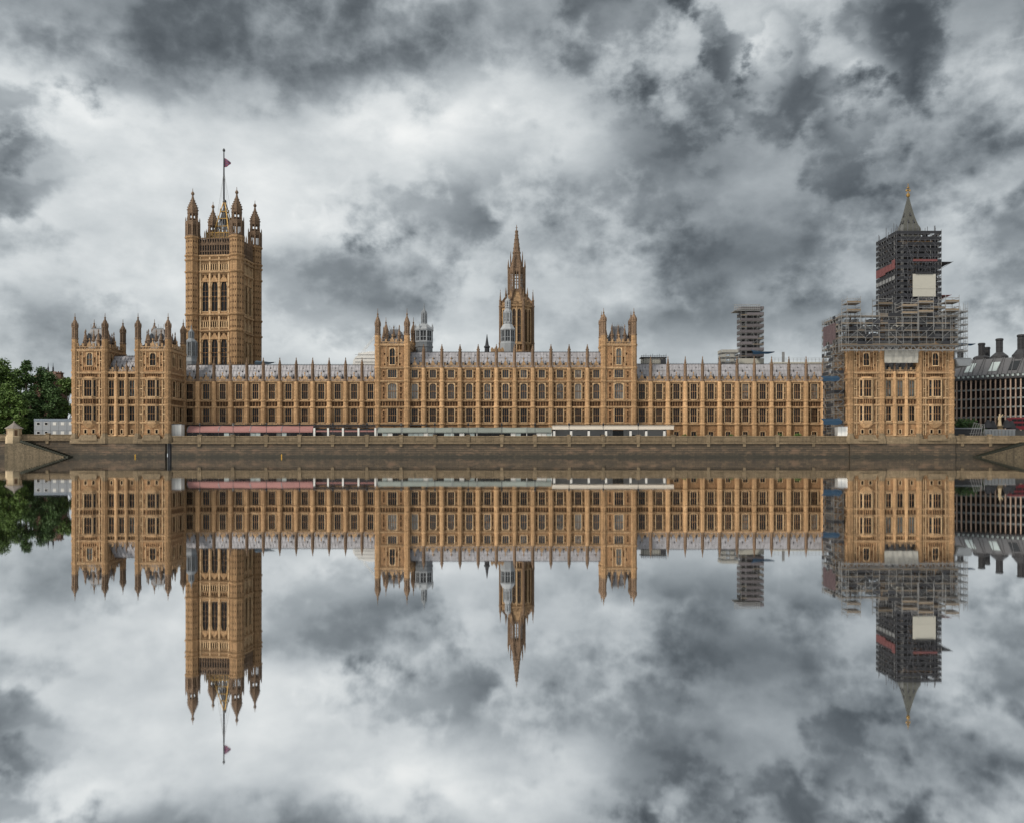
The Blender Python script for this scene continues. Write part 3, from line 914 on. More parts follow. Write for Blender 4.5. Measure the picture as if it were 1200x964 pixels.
def square_tower(root, W, D, z0, zt, crest, tip, floors, top_win, strings, tr, roof_top, ww=2.7, side_bays=2, faces='frl', ground=True, lights=4, tz=None, oriel=False):
    """square tower with octagonal corner turrets; root-local front face on y = 0, centred on x = 0"""
    I = Matrix.Identity(4)
    def body(F, bays, w, li):
        for (a, b) in bays:
            fl = list(floors)
            F.bay(a, b, w, fl, li)
            k, za, zb = top_win
            F.win((a + b) / 2, w * .62, za, zb, 2, 1, 1.0, 1)
            side = (b - a - w * .62) / 2
            if side > 1.3:
                F.niche((a + b) / 2 - w * .31 - .62, za + .8, za + 2.4); F.niche((a + b) / 2 + w * .31 + .62, za + .8, za + 2.4)
                for q in (-1, 1):
                    F.rib((a + b) / 2 + q * (w * .31 + 1.1), za - .8, zb + .6, .16, .16)
                    for zz in (za - .2, za + 3.1): F.panel((a + b) / 2 + q * (w * .31 + 1.55) - .25, (a + b) / 2 + q * (w * .31 + 1.55) + .25, zz, zz + .6)
        for z in strings: F.string(z)
        F.finish()
    if 'f' in faces:
        F = Facade(root, I, -W / 2 + .3, W / 2 - .3, z0, zt)
        if oriel:
            put_oriel(root, floors)
            k, za, zb = top_win
            F.win(0, 1.7, za, zb, 2, 1, 1.0, 1)
            for q in (-1, 1):
                F.niche(q * 1.6, za + .8, za + 2.4); F.rib(q * 2.15, za - .8, zb + .6, .16, .16)
                for zz in (za - .2, za + 3.1): F.panel(q * 2.55 - .22, q * 2.55 + .22, zz, zz + .6)
                F.rib(q * 2.88, F_GND + 2, zs_top(floors), .12, .2)
                for fl in floors:
                    if fl[0] == 'win': F.side(q * 2.75 - .55, q * 2.75 + .55, fl[1], fl[2], 'win') if False else F.niche(q * 2.5, fl[1] + 1.6, fl[1] + 3.0, .34)
                    if fl[0] == 'panel': F.panel(q * 2.52 - .24, q * 2.52 + .24, fl[1] + .1, fl[2] - .1)
            hw_ = W / 2 - tr - .15
            for q in (-1, 1):                     # blind tracery between the bay window and the turret
                for x in (3.12, 3.72): 
                    if x < hw_: F.rib(q * x, 6.6, zt - .4, .13, .24)
                for z_ in (6.9, 8.7, 11.2, 12.7, 14.1, 18.3, 19.9, 21.5, 27.0, 28.6, 30.2):
                    if hw_ > 3.6: F.panel(q * 3.42 - .22, q * 3.42 + .22, z_, z_ + 1.1)
                for z_ in (13.2, 20.6, 29.0):
                    F.wall.cur = 2; F.wall.box(q * 3.42 - .45, q * 3.42 + .45, -.34, -.25, z_ - .35, z_ - .1); F.wall.cur = 0
            for i in range(7): F.panel(-1.95 + i * .6, -1.95 + i * .6 + .34, 26.0, 26.9)
            for q in (-1.2, 1.2): F.win(q, .75, 7.1, 8.35, 1, 0, 0, 2)
            for i in range(9): F.panel(-2.4 + i * .55, -2.4 + i * .55 + .36, 23.75, 24.95)
            for z in strings: F.string(z)
            F.finish()
        else:
            body(F, [(-W / 2 + tr + .1, W / 2 - tr - .1)], ww, lights)
    if 'r' in faces:
        F = Facade(root, T(W / 2, 0, 0) @ RZ(90), .3, D - .3, z0, zt)
        st = (D - 2 * tr - .2) / side_bays
        body(F, [(tr + .1 + i * st, tr + .1 + (i + 1) * st) for i in range(side_bays)], 1.9, 2)
    if 'l' in faces:
        F = Facade(root, T(-W / 2, D, 0) @ RZ(-90), .3, D - .3, z0, zt)
        st = (D - 2 * tr - .2) / side_bays
        body(F, [(tr + .1 + i * st, tr + .1 + (i + 1) * st) for i in range(side_bays)], 1.9, 2)
    core = MB(); core.box(-W / 2 + .62, W / 2 - .62, .62, D - .02, z0 + .01, zt - .02); core.build('rear_walls', M['stone'], root)
    for sx in (-1, 1):
        for yy in (.25, D - .3):
            put_turret(root, sx * (W / 2 - .35), yy, z0, crest + 1.2, tz or (crest + (tip - crest) * .45), tip, tr, strings)
    p = MB(); parapet_mesh(p, -W / 2 + tr, W / 2 - tr, zt - .05, crest, .8)
    p.M = T(W / 2, 0, 0) @ RZ(90); parapet_mesh(p, tr, D - tr, zt - .05, crest, .8)
    p.M = T(-W / 2, D, 0) @ RZ(-90); parapet_mesh(p, tr, D - tr, zt - .05, crest, .8)
    p.M = T(W / 2, D, 0) @ RZ(180); parapet_mesh(p, tr, W - tr, zt - .05, crest, .8)
    p.build('parapet', M['parapet'], root)
    steep_roof(root, -W / 2 + .9, W / 2 - .9, .9, D - .9, zt - .1, roof_top)


# ------------------------------------------------------------------ setting: water, land
M['slime'] = plain('weed_covered_stone', (.022, .024, .016), .7, var=.4)
M['rubble'] = stone('pale_rubble', (.15, .118, .078), (.10, .078, .05), (.03, .026, .018), .8, (.8, .42), .9, .85)
WY = -13.0                                   # plane of the river wall and of the pavilion fronts
w = MB(); w.quad((-2500, -900, 0), (2500, -900, 0), (2500, WY + .5, 0), (-2500, WY + .5, 0))
structure(w.build('river_water', M['water']))
g = MB(); g.quad((-2500, WY + .6, 5.0), (2500, WY + .6, 5.0), (2500, 3500, 5.0), (-2500, 3500, 5.0))
structure(g.build('ground', M['earth']))
XL, XR = PX(198, WY), PX(1117, WY)           # ends of the terrace, outer end of the north pavilion
XP = PX(85.5, WY); XQ = PX(995, WY)
t = MB(); t.box(XL, XQ, WY + .6, -.2, 4.9, F_GND)
structure(t.build('terrace_paving', M['paving']))

# ------------------------------------------------------------------ river walls
def wall_run(name, label, x0, x1, ztop, par, ledge, piers=(), yoff=0.0, batter=.35, slots=()):
    r = thing(name, label, 'wall', ((x0 + x1) / 2, WY, 0))
    cx = (x0 + x1) / 2; a, b = x0 - cx, x1 - cx
    m = MB()
    m.add([(a, yoff - batter, -1.5), (b, yoff - batter, -1.5), (b, yoff, ledge), (a, yoff, ledge), (a, .9, -1.5), (b, .9, -1.5), (b, .9, ledge), (a, .9, ledge)],
          [(0, 1, 2, 3), (3, 2, 6, 7), (1, 5, 6, 2), (0, 3, 7, 4), (4, 7, 6, 5), (0, 4, 5, 1)])
    for k in range(5):
        zc = .35 + k * (ledge - .5) / 5
        m.box(a, b, yoff - batter * (1 - (zc + 1.5) / (ledge + 1.5)) - .07, yoff + .3, zc, zc + (ledge - .5) / 5 - .14)
    m.build('wall_face', M['wall'], r)
    if par:
        c = MB(); c.box(a, b, yoff - .62, .45, ledge + .003, ledge + .36); c.frustum(a, b, yoff - .12, .4, ledge + .383, a, b, yoff - .06, .4, ledge + .55)
        c.build('ledge', M['plinth'], r)
        p = MB(); p.box(a, b, .02, .42, ledge + .55, ztop - .24)
        n = int((b - a) / 2.4)
        for i in range(n):
            x = a + (b - a) * (i + .5) / n
            p.box(x - .95, x + .95, -.03, .018, ledge + .85, ztop - .5)
        p.build('parapet', M['plinth'], r)
        q = MB(); q.box(a, b, -.1, .52, ztop - .237, ztop); q.build('coping', M['plinth'], r)
        pm = MB(); pm.box(-.55, .55, -.22, .56, ledge + .38, ztop + .12); pm.box(-.68, .68, -.34, .66, ztop + .123, ztop + .36)
        pm.frustum(-.4, .4, -.45, -.22, ledge - .9, -.5, .5, -.5, -.22, ledge + .1)
        me = pm.mesh('pier', M['plinth'])
        for x in piers: link('pier', me, r, (x - cx, 0, 0))
    return r


Zt = PZ(510.3, WY)
LEDGE = PZ(518, WY) - .4
pier_px = [234, 273, 312, 351, 390, 430, 470, 509.6, 548.7, 588, 627, 667, 707, 748, 789, 830, 872, 911, 953]
wall_run('river_wall', 'long brown granite river wall with parapet and piers below the terrace tents', XL + .9, XQ, Zt, True, LEDGE, [PX(p, WY) for p in pier_px])
wall_run('river_wall', 'plain river wall under the small twin towers beside the gardens', XP - .5, XL - .9, 4.2, False, 4.2, yoff=-.35)
wall_run('river_wall', 'river wall under the scaffolded stone block', XQ + .003, XR + .3, 4.2, False, 4.2, yoff=-.5)
wall_run('river_wall', 'embankment wall of the gardens behind the stone steps and little kiosk', -420, XP - .503, PZ(508.5, WY), True, PZ(514.5, WY) - .4, [PX(p, WY) for p in (-60, -20, 56)])
wall_run('river_wall', 'embankment wall with coping below the dark columned office block', XR + .303, 420, PZ(510, WY), True, PZ(517.5, WY) - .4, [PX(p, WY) for p in (1127, 1160, 1230)])
s = MB(); s.box(-.36, .36, -.2, .9, -1.5, PZ(513, WY))  # solid block, coloured near black to stand for the shade in the slot
tag(s.build('recess_shade_block', M['net'], None, (XL, WY + .25, 0)), 'narrow near-black block standing for the shaded recess in the river wall beside the white cabin', 'recess')

# landing steps at the gardens (left) and at the bridge (right): a flight going down along the wall, outer rubble wall
def steps(label, x_top, x_bot, z_top, outer, rub):
    r = thing('landing_steps', label, 'steps', ((x_top + x_bot) / 2, WY, 0))
    cx = (x_top + x_bot) / 2; n = 18; m = MB()
    for i in range(n):
        xa = x_top + (x_bot - x_top) * i / n - cx; xb = x_top + (x_bot - x_top) * (i + 1) / n - cx
        m.box(min(xa, xb), max(xa, xb), -3.2, -.36, -1.0, z_top * (1 - (i + .5) / n) + .25)
    m.build('flight', M['slime'], r)
    o = MB(); a, b = x_top - cx, x_bot - cx
    k = 1 if x_bot > x_top else -1
    zo = z_top - .75
    pts = [(a - k * outer, -1.2), (b - k * 1.0, -1.2), (b - k * 1.0, .05), (a, zo), (a - k * outer, zo)]
    n5 = 5
    P = [(x, -3.7, z) for x, z in pts] + [(x, -3.203, z) for x, z in pts]
    fs = [tuple(range(5)), tuple(reversed(range(5, 10)))] + [((i + 1) % 5, i, i + 5, (i + 1) % 5 + 5) for i in range(5)]
    if k < 0: fs = [tuple(reversed(f)) for f in fs]
    o.add(P, fs)
    for i in range(n):        # toothed edge stones along the slope
        u = (i + .5) / n
        x = a + (b - k * 1.0 - a) * u; z = zo + (.05 - zo) * u
        o.box(x - .38, x + .38, -3.78, -3.15, z - .25, z + .16)
    o.build('outer_wall', M[rub], r)
    return r


steps('weed-blackened landing steps beside the small stone kiosk', PX(24, WY - 3), PX(80, WY - 3), PZ(516, WY - 3), 4.3, 'rubble')
steps('weed-blackened landing steps sloping up toward the bridge end', PX(1203, WY - 3), PX(1146, WY - 3), PZ(518, WY - 3), 30, 'rubble')

# ------------------------------------------------------------------ river front of the palace
def edges(px0, step, n, y): return [PX(px0 + step * i, y) for i in range(n + 1)]


WING_STR = [ZS0, ZS1, ZS2, 23.7]
le = edges(212.8, 19.25, 12, 0)
r = thing('palace_wing', 'long honey stone palace wing behind the pink marquee, with two window rows and iron roof', 'palace wing', (PX(329, 0), 0, 0))
river_range(r, 0, le, 23.75, [LOW, UPP, PAN, SML], WING_STR, PZ(428, 5), PZ(442, 0), (29.0, PZ(419, 0)))
re_ = edges(742.1, 20.2, 11, 0)
r = thing('palace_wing', 'long honey stone palace wing right of the cream canopy, ending at the scaffolding', 'palace wing', (PX(860, 0), 0, 0))
river_range(r, 0, re_, 23.75, [LOW, UPP, PAN, SML], WING_STR, PZ(427, 5), PZ(441.5, 0), (29.0, PZ(417.5, 0)), x_end=PX(977, 0), stub=True)
ce = edges(475.4, 21.27, 11, -1)
r = thing('palace_range', 'taller central palace range with three window rows between two square towers', 'palace range', (PX(592, -1), -1, 0))
river_range(r, -1, ce, 27.95, [LOW, UPPC, PAN, SML, ('win', 24.75, 27.3, 0, 0, 3)], [ZS0, ZS1, ZS2, 23.7, 27.9], PZ(413, 4), PZ(424.8, -1), (33.6, PZ(403.5, -1)))

TW_FLOORS = [LOW, UPPC, PAN, SML, ('win', 24.75, 27.3, 0, 0, 3)]
TS = [ZS0, ZS1, ZS2, 23.7, 27.9, 35.0]
yt = -2.0
r = thing('square_tower', 'square turreted tower with four spires left of the grey steel lantern', 'tower', (PX(459.7, yt), yt, 0))
square_tower(r, 9.9, 18, F_GND - .3, 35.2, PZ(397.5, yt), PZ(361.5, yt), TW_FLOORS, ('win', 28.8, 34), TS, .92, PZ(387, yt + 5), side_bays=3)
r = thing('square_tower', 'square turreted tower with two spires and steep roof above the cream canopy', 'tower', (PX(725.2, yt), yt, 0))
square_tower(r, 10.2, 7, F_GND - .3, 35.2, PZ(397.5, yt), PZ(361, yt), TW_FLOORS, ('win', 28.8, 34), TS, .92, PZ(384, yt + 3), side_bays=1, tz=PZ(376, yt))


def pavilion_mid(label, x0, x1, y, n, top, depth=12):
    r = thing('linking_block', label, 'building', ((x0 + x1) / 2, y, 0))
    W = x1 - x0; F = Facade(r, Matrix.Identity(4), -W / 2, W / 2, 4.9, top)
    st = W / n
    for i in range(n):
        a, b = -W / 2 + i * st, -W / 2 + (i + 1) * st
        F.bay(a + .35, b - .35, 1.5, [LOW, UPP, PAN], 2)
        F.win((a + b) / 2, .62, 7.1, 8.35, 1, 0, 0, 2)
        for k in range(3): F.panel(a + .5 + k * .75, a + 1.05 + k * .75, 23.85, 25.0)
    for z in (ZS0, ZS1, ZS2, 23.6, 25.3): F.string(z)
    F.string(6.5, .4, .5)
    F.finish()
    c = MB(); c.box(-W / 2, W / 2, .62, depth, 4.9, top - .05); c.build('rear_walls', M['stone'], r)
    bm = buttress_mesh(6.6, top + .2, .5, [ZS0, ZS1, ZS2, 23.6], 0); pm = pinnacle_mesh(top + .1, top + 1.6, top + 3.2, .3)
    for i in range(1, n):
        b = link('buttress', bm, r, (-W / 2 + i * st, -.3, 0)); link('pinnacle', pm, b)
    p = MB(); parapet_mesh(p, -W / 2, W / 2, top - .05, top + 1.5, .8, gab=False); p.build('parapet', M['parapet'], r)
    b = MB(); b.box(-W / 2, W / 2, -1.0, -.004, 4.1, 5.6); b.frustum(-W / 2, W / 2, -1.0, -.005, 5.603, -W / 2, W / 2, -.5, -.005, 6.2); b.build('plinth', M['plinth'], r)
    roof_slope(r, Matrix.Identity(4), -W / 2, W / 2, top + .1, 1.0, 30.8, 5.0, depth, [(-W / 2 + i * st, -W / 2 + (i + 1) * st) for i in range(n)])
    return r


PV_FLOORS = [LOW, UPP, PAN]
PVS = [ZS0, ZS1, ZS2, 23.6, 25.3, 32.0]
def pavilion_tower(label, pxa, pxb, side_bays=2):
    xa, xb = PX(pxa, WY), PX(pxb, WY)
    r = thing('pavilion_tower', label, 'tower', ((xa + xb) / 2, WY, 0))
    W = xb - xa
    square_tower(r, W, 12.4, 4.9, 32.15, PZ(402.5, WY), PZ(367, WY), PV_FLOORS, ('win', 27.4, 31.2), PVS, .88, PZ(386, WY + 4), side_bays=side_bays, tz=PZ(383, WY), oriel=True)
    p = MB(); p.box(-W / 2 - .3, W / 2 + .3, -1.1, -.002, 4.1, 5.55); p.frustum(-2.9, 2.9, -1.5, -.6, 5.0, -2.4, 2.4, -.9, -.3, 6.7)
    for sx in (-1, 1): p.lathe([(1.45, 4.1), (1.45, 5.7), (1.0, 6.7), (.9, 7.2)], 8, sx * (W / 2 - .35), .25)
    p.build('plinth', M['plinth'], r)
    return r


pavilion_tower('turreted corner tower at the garden end of the palace, beside the grey cabins', 86, 124)
pavilion_mid('linking block with grey roof and three window columns between the two garden-end towers', PX(124, WY), PX(160, WY), WY + .4, 3, 25.4)
pavilion_tower('turreted tower at the garden end, standing over the small white cabin', 160, 198)
pavilion_tower('stone tower under scaffolding beside the white site hut, right of the blue tarpaulins', 995.5, 1035)
pavilion_mid('linking stone block under grey sheeting between the two scaffolded towers', PX(1035, WY), PX(1076, WY), WY + .4, 3, 25.4)
pavilion_tower('stone corner tower under scaffolding, next to the dark columned office block', 1076, 1116.5)

# ------------------------------------------------------------------ great square tower with flag
VY = 53.5
r = thing('great_tower', 'tall square stone tower with four crowned corner turrets and a gilded roof crown', 'tower', (PX(263.2, VY), VY, 0), R(-5.5))
HW = 8.45
VR = [46.2, 52.2, 67.9, 72.3, 73.9]
for k, rot in enumerate((0, 90, 180, 270)):
    F = Facade(r, RZ(rot) @ T(0, -HW, 0), -HW + 1.2, HW - 1.2, 5.0, 74.0, 'tower')
    for q in (-1, 0, 1):
        x = q * 3.55
        F.win(x, 2.35, 33.2, 43.4, 2, 2, 2.6, 2); F.win(x, 2.35, 53.4, 64.6, 2, 2, 2.6, 2)
        for zz in (43.0, 64.2):
            F.wall.frustum(x - 1.7, x + 1.7, -.4, -.01, zz, x - .05, x + .05, -.12, -.01, zz + 2.6)
        for i in range(4):
            F.win(x - 1.26 + i * .84, .5, 47.5, 49.6, 1, 0, .3, 2)
            F.win(x - 1.26 + i * .84, .5, 68.6, 70.8, 1, 0, .3, 2)
        for i in range(3):
            F.panel(x - 1.2 + i * .85, x - .55 + i * .85, 65.6, 66.9); F.panel(x - 1.2 + i * .85, x - .55 + i * .85, 44.3, 45.4)
            F.panel(x - 1.2 + i * .85, x - .55 + i * .85, 50.2, 51.4)
    for x in (-5.4, -1.78, 1.78, 5.4):
        F.rib(x, 6, 73.5, .55, .35)
        for zz in range(34, 66, 4):
            if not 46 < zz < 53: F.wall.box(x - .36, x + .36, -.5, -.36, zz, zz + .5)
    for z in VR: F.string(z, .5, .7)
    for z in (47.2, 50.0, 68.2, 71.1): F.string(z, .25, .25)
    F.finish()
    p = MB(RZ(rot) @ T(0, -HW, 0))                      # tall open parapet in front of dark glass
    for i in range(13):
        x = -5.7 + 11.4 * i / 12
        p.box(x - .16, x + .16, -.25, .15, 74.2, 80.6 if i % 2 else 82.0)
        if i % 2 == 0: p.lathe([(.26, 82.0), (.05, 83.2), (.0, 83.3)], 4, x, -.05)
    for z in (75.6, 78.0, 80.3): p.box(-5.8, 5.8, -.2, .1, z - .2, z + .2)
    for i in range(6):
        x = -4.75 + i * 1.9
        p.add([(x - .8, -.2, 78.2), (x + .8, -.2, 78.2), (x, -.2, 80.0), (x - .8, 0, 78.2), (x + .8, 0, 78.2), (x, 0, 80.0)], [(0, 1, 2), (5, 4, 3), (0, 2, 5, 3), (1, 4, 5, 2)])
    pp = p.build('open_parapet', M['turret'], r)
    d = MB(RZ(rot) @ T(0, -HW, 0)); d.box(-5.9, 5.9, .3, .4, 74.1, 80.0); d.build('parapet_glazing', M['dark_iron'], pp)
c = MB(); c.box(-HW + .7, HW - .7, -HW + .7, HW - .7, 5, 74.1); c.build('inner_walls', M['tower'], r)

def big_turret(root, x, y):
    m = MB(); Rr = 2.38
    m.lathe([(Rr, 5), (Rr, 81.0)], 8, x, y)
    for z in VR + [80.6]: m.lathe([(Rr * 1.02, z - .7), (Rr * 1.2, z - .25), (Rr * 1.2, z + .25), (Rr * 1.02, z + .45)], 8, x, y)
    zz = 7.0
    while zz < 80:
        near = min(abs(zz + 1.1 - z) for z in VR)
        if near > 1.3:
            for k in range(8):
                a = k * math.pi / 4; ap = Rr * math.cos(math.pi / 8)
                dx, dy = math.cos(a), math.sin(a); tx, ty = -dy, dx
                m.cur = 1  # dark raised bars imitate the shade of small sunk panels
                for q in (-1, 1):
                    c0 = Vector((x + dx * ap + tx * q * .43, y + dy * ap + ty * q * .43, zz))
                    m.beam(c0 - Vector((tx, ty, 0)) * .22, c0 + Vector((tx, ty, 0)) * .22, .1, .62)
        m.cur = 0
        zz += 2.25
    for k in range(8):
        a = math.pi / 8 + k * math.pi / 4
        m.beam((x + Rr * math.cos(a), y + Rr * math.sin(a), 5), (x + Rr * math.cos(a), y + Rr * math.sin(a), 81), .2, .2)
    o = m.build('turret', [M['tower'], M['carved']], root)
    b = MB()
    def stage(z0, z1, rr, posts, lights):
        for k in range(8):
            a = math.pi / 8 + k * math.pi / 4; b.beam((x + rr * math.cos(a), y + rr * math.sin(a), z0), (x + rr * math.cos(a), y + rr * math.sin(a), z1), posts, posts)
            if lights:
                a2 = a + math.pi / 8; ap = rr * math.cos(math.pi / 8)
                b.beam((x + ap * math.cos(a2), y + ap * math.sin(a2), z0), (x + ap * math.cos(a2), y + ap * math.sin(a2), z1), posts * .45, posts * .45)
            b.lathe([(.2, z1 + .2), (.2, z1 + 1.1), (.0, z1 + 2.0)], 4, x + rr * 1.08 * math.cos(a), y + rr * 1.08 * math.sin(a))
    stage(81.0, 86.3, 2.25, .62, True)
    b.lathe([(2.4, 80.9), (2.65, 81.2), (2.4, 81.5)], 8, x, y)
    b.lathe([(2.0, 84.9), (2.5, 85.2), (2.6, 86.5), (1.9, 86.9)], 8, x, y)
    stage(86.6, 89.4, 1.55, .42, False)
    b.lathe([(1.5, 87.3), (1.65, 87.5), (1.5, 87.7)], 8, x, y)
    b.lathe([(1.6, 89.2), (1.95, 89.5), (1.95, 89.8), (1.75, 90.0), (1.9, 90.8), (1.75, 91.8), (1.2, 93.2), (.75, 94.3), (.4, 95.6), (.28, 96.4), (.55, 96.7), (.62, 97.1), (.45, 97.5), (.12, 97.9), (.08, 99.0)], 8, x, y)
    for k in range(8):
        a = math.pi / 8 + k * math.pi / 4
        for z, rr in ((90.9, 1.95), (91.9, 1.78), (92.7, 1.45), (93.5, 1.1), (94.4, .75)):
            b.box(x + rr * math.cos(a) - .13, x + rr * math.cos(a) + .13, y + rr * math.sin(a) - .13, y + rr * math.sin(a) + .13, z - .15, z + .2)
    b.build('turret_crown', M['turret'], o)


for sx in (-1, 1):
    for sy in (-1, 1): big_turret(r, sx * HW, sy * HW)
rf = MB(); rf.frustum(-6.2, 6.2, -6.2, 6.2, 74.2, -4.2, 4.2, -4.2, 4.2, 81.5); ro = rf.build('roof', M['dark_iron'], r)
gd = MB()
for rot in (0, 90, 180, 270):
    gd.M = RZ(rot)
    gd.box(-5.0, 5.0, -5.1, -4.95, 81.3, 81.7); gd.box(-5.0, 5.0, -5.1, -4.95, 83.2, 83.5)
    for i in range(17):
        x = -4.9 + 9.8 * i / 16
        gd.box(x - .09, x + .09, -5.06, -4.98, 81.7, 83.2 + (.9 if i % 4 == 0 else .35))
    gd.beam((-2.9, -2.9, 84.0), (-.3, -.3, 96), .3, .3)
    for z, q in ((86.5, 2.15), (89.5, 1.6), (92.3, 1.05)):
        gd.beam((-q, -q, z), (q, -q, z), .22, .3)
        gd.box(-q - .25, -q + .25, -q - .25, -q + .25, z, z + 1.1)
gd.M = Matrix.Identity(4)
gd.build('gilded_crown', M['gold'], r)
cc = MB()
for rot in (0, 90, 180, 270):
    cc.M = RZ(rot); cc.beam((0, -2.7, 84.2), (0, -.25, 94.5), .35, .3); cc.frustum(-3.4, -2.9, -3.4, -2.9, 83, -3.15, -3.13, -3.15, -3.13, 89.5)
    for q in (-1.4, 1.4): cc.beam((q, -2.7, 84.2), (q * .1, -.3, 94), .2, .2)
cc.M = Matrix.Identity(4)
cc.frustum(-4.2, 4.2, -4.2, 4.2, 81.503, -1.2, 1.2, -1.2, 1.2, 84.3); cc.lathe([(.55, 84.2), (.5, 95.8), (.75, 96.2), (.5, 97)], 8)
cc.build('crown_stem', M['dark_iron'], r)

fx, fy = PX(262.4, VY), VY
fp = thing('flagpole', 'slim flagpole with stays rising from the gilded crown of the tall tower', 'flagpole', (fx, fy, 97.0))
m = MB(); m.lathe([(.34, 0), (.30, 8), (.2, 18.2)], 8); m.build('pole', M['dark_iron'], fp)
m = MB(); m.lathe([(.1, 18.1), (.45, 18.5), (.5, 18.9), (.3, 19.3), (.05, 19.6)], 8); m.build('truck', M['dark_iron'], fp)
m = MB()
for a in (20, 160, 250, 320): m.beam((0, 0, 11), (4.1 * math.cos(R(a)), 3 * math.sin(R(a)), -13.0), .07, .07)
m.build('stay', M['steel'], fp)


def flag_mat():
    m, nt, b = new_mat('drooping_flag_cloth')
    N, L = nt.nodes.new, nt.links.new
    tc = N('ShaderNodeTexCoord')
    wv = N('ShaderNodeTexWave'); wv.inputs['Scale'].default_value = .55; wv.inputs['Distortion'].default_value = 4; wv.bands_direction = 'DIAGONAL'
    L(tc.outputs['Object'], wv.inputs['Vector'])
    cr = N('ShaderNodeValToRGB'); L(wv.outputs['Fac'], cr.inputs[0])
    e = cr.color_ramp.elements
    e[0].position = 0; e[0].color = (.03, .022, .06, 1); e[1].position = 1; e[1].color = (.14, .018, .03, 1)
    x = e.new(.5); x.color = (.13, .02, .035, 1); x = e.new(.42); x.color = (.2, .16, .18, 1); x = e.new(.36); x.color = (.05, .04, .12, 1)
    L(cr.outputs[0], b.inputs['Base Color']); b.inputs['Roughness'].default_value = .8
    return m


nx, nz = 14, 10; pts = []; fs = []
for i in range(nx + 1):
    for j in range(nz + 1):
        u, v = i / nx, j / nz
        top = 15.9 - 1.6 * u ** 1.2; bot = 12.4 + 1.3 * u ** 2
        pts.append((.25 + 2.3 * u, .35 * math.sin(u * 7 + v * 1.5) * u, bot + (top - bot) * v))
for i in range(nx):
    for j in range(nz): fs.append((i * (nz + 1) + j, (i + 1) * (nz + 1) + j, (i + 1) * (nz + 1) + j + 1, i * (nz + 1) + j + 1))
fm = MB(); fm.add(pts, fs)
fo = fm.build('flag', flag_mat(), None, (fx, fy, 97.0))
sm = fo.modifiers.new('thickness', 'SOLIDIFY'); sm.thickness = .03
tag(fo, 'maroon and blue flag drooping in light wind near the top of the pole', 'flag')

# ------------------------------------------------------------------ central spire tower
CY = 70
r = thing('spire_tower', 'octagonal central stone tower with open lantern and tall crocketed spire', 'tower', (PX(605.4, CY), CY, 0))
I = Matrix.Identity(4)
ap = 6.1
for k in range(8):
    F = Facade(r, RZ(45 * k) @ T(0, -ap, 0), -ap * math.tan(math.pi / 8), ap * math.tan(math.pi / 8), 26, 59.2, 'tower')
    for x in (-1.0, 1.0): F.win(x, 1.25, 44.6, 57.6, 2, 3, 1.2, 2)
    for i in range(4): F.panel(-2.0 + i * 1.05, -1.2 + i * 1.05, 41.5, 43.4)
    F.rib(0, 41, 58.8, .3, .3); F.string(44.0, .4, .4); F.string(58.9, .5, .5); F.string(40.6, .5, .5)
    F.finish()
c = MB(); c.lathe([(5.6, 26), (5.6, 59.3)], 8); c.build('inner_walls', M['tower'], r)
Rc = ap / math.cos(math.pi / 8)
m = MB(); m.lathe([(.62, 26), (.62, 44), (.75, 44.3), (.55, 45), (.55, 58.5), (.72, 59), (.5, 59.4), (.48, 61.0), (.6, 61.2), (.35, 61.6), (.05, 65.2), (.14, 65.3), (.0, 65.8)], 8)
bm = m.mesh('buttress', M['turret'])
m2 = MB(); m2.beam((0, 0, 58), (-2.7, 0, 61.5), .4, .7); m2.beam((0, 0, 54.5), (0, 0, 60), .3, .3)
for k in range(8):
    a = math.pi / 8 + k * math.pi / 4
    link('buttress', bm, r, (Rc * 1.06 * math.cos(a), Rc * 1.06 * math.sin(a), 0))
fb = MB()
for k in range(8):      # flying buttresses, leaning in to the lantern
    a = math.pi / 8 + k * math.pi / 4; c_, s_ = math.cos(a), math.sin(a)
    fb.beam((Rc * c_, Rc * s_, 60.2), (3.2 * c_, 3.2 * s_, 64.6), .32, .8)
    fb.lathe([(.36, 59.8), (.36, 63.4), (.46, 63.6), (.06, 66.6), (0, 66.8)], 6, 4.6 * c_, 4.6 * s_)
fb.build('flying_buttresses', M['turret'], r)
m = MB(); m.lathe([(6.3, 59.2), (6.5, 59.6), (6.4, 60.4), (5.2, 60.5), (3.6, 63.6), (3.2, 64.6), (3.3, 65.2)], 8)
for k in range(16):
    a = k * math.pi / 8; m.box(6.2 * math.cos(a) - .25, 6.2 * math.cos(a) + .25, 6.2 * math.sin(a) - .25, 6.2 * math.sin(a) + .25, 60.3, 61.2)
m.build('lantern_base', M['parapet'], r)
m = MB()
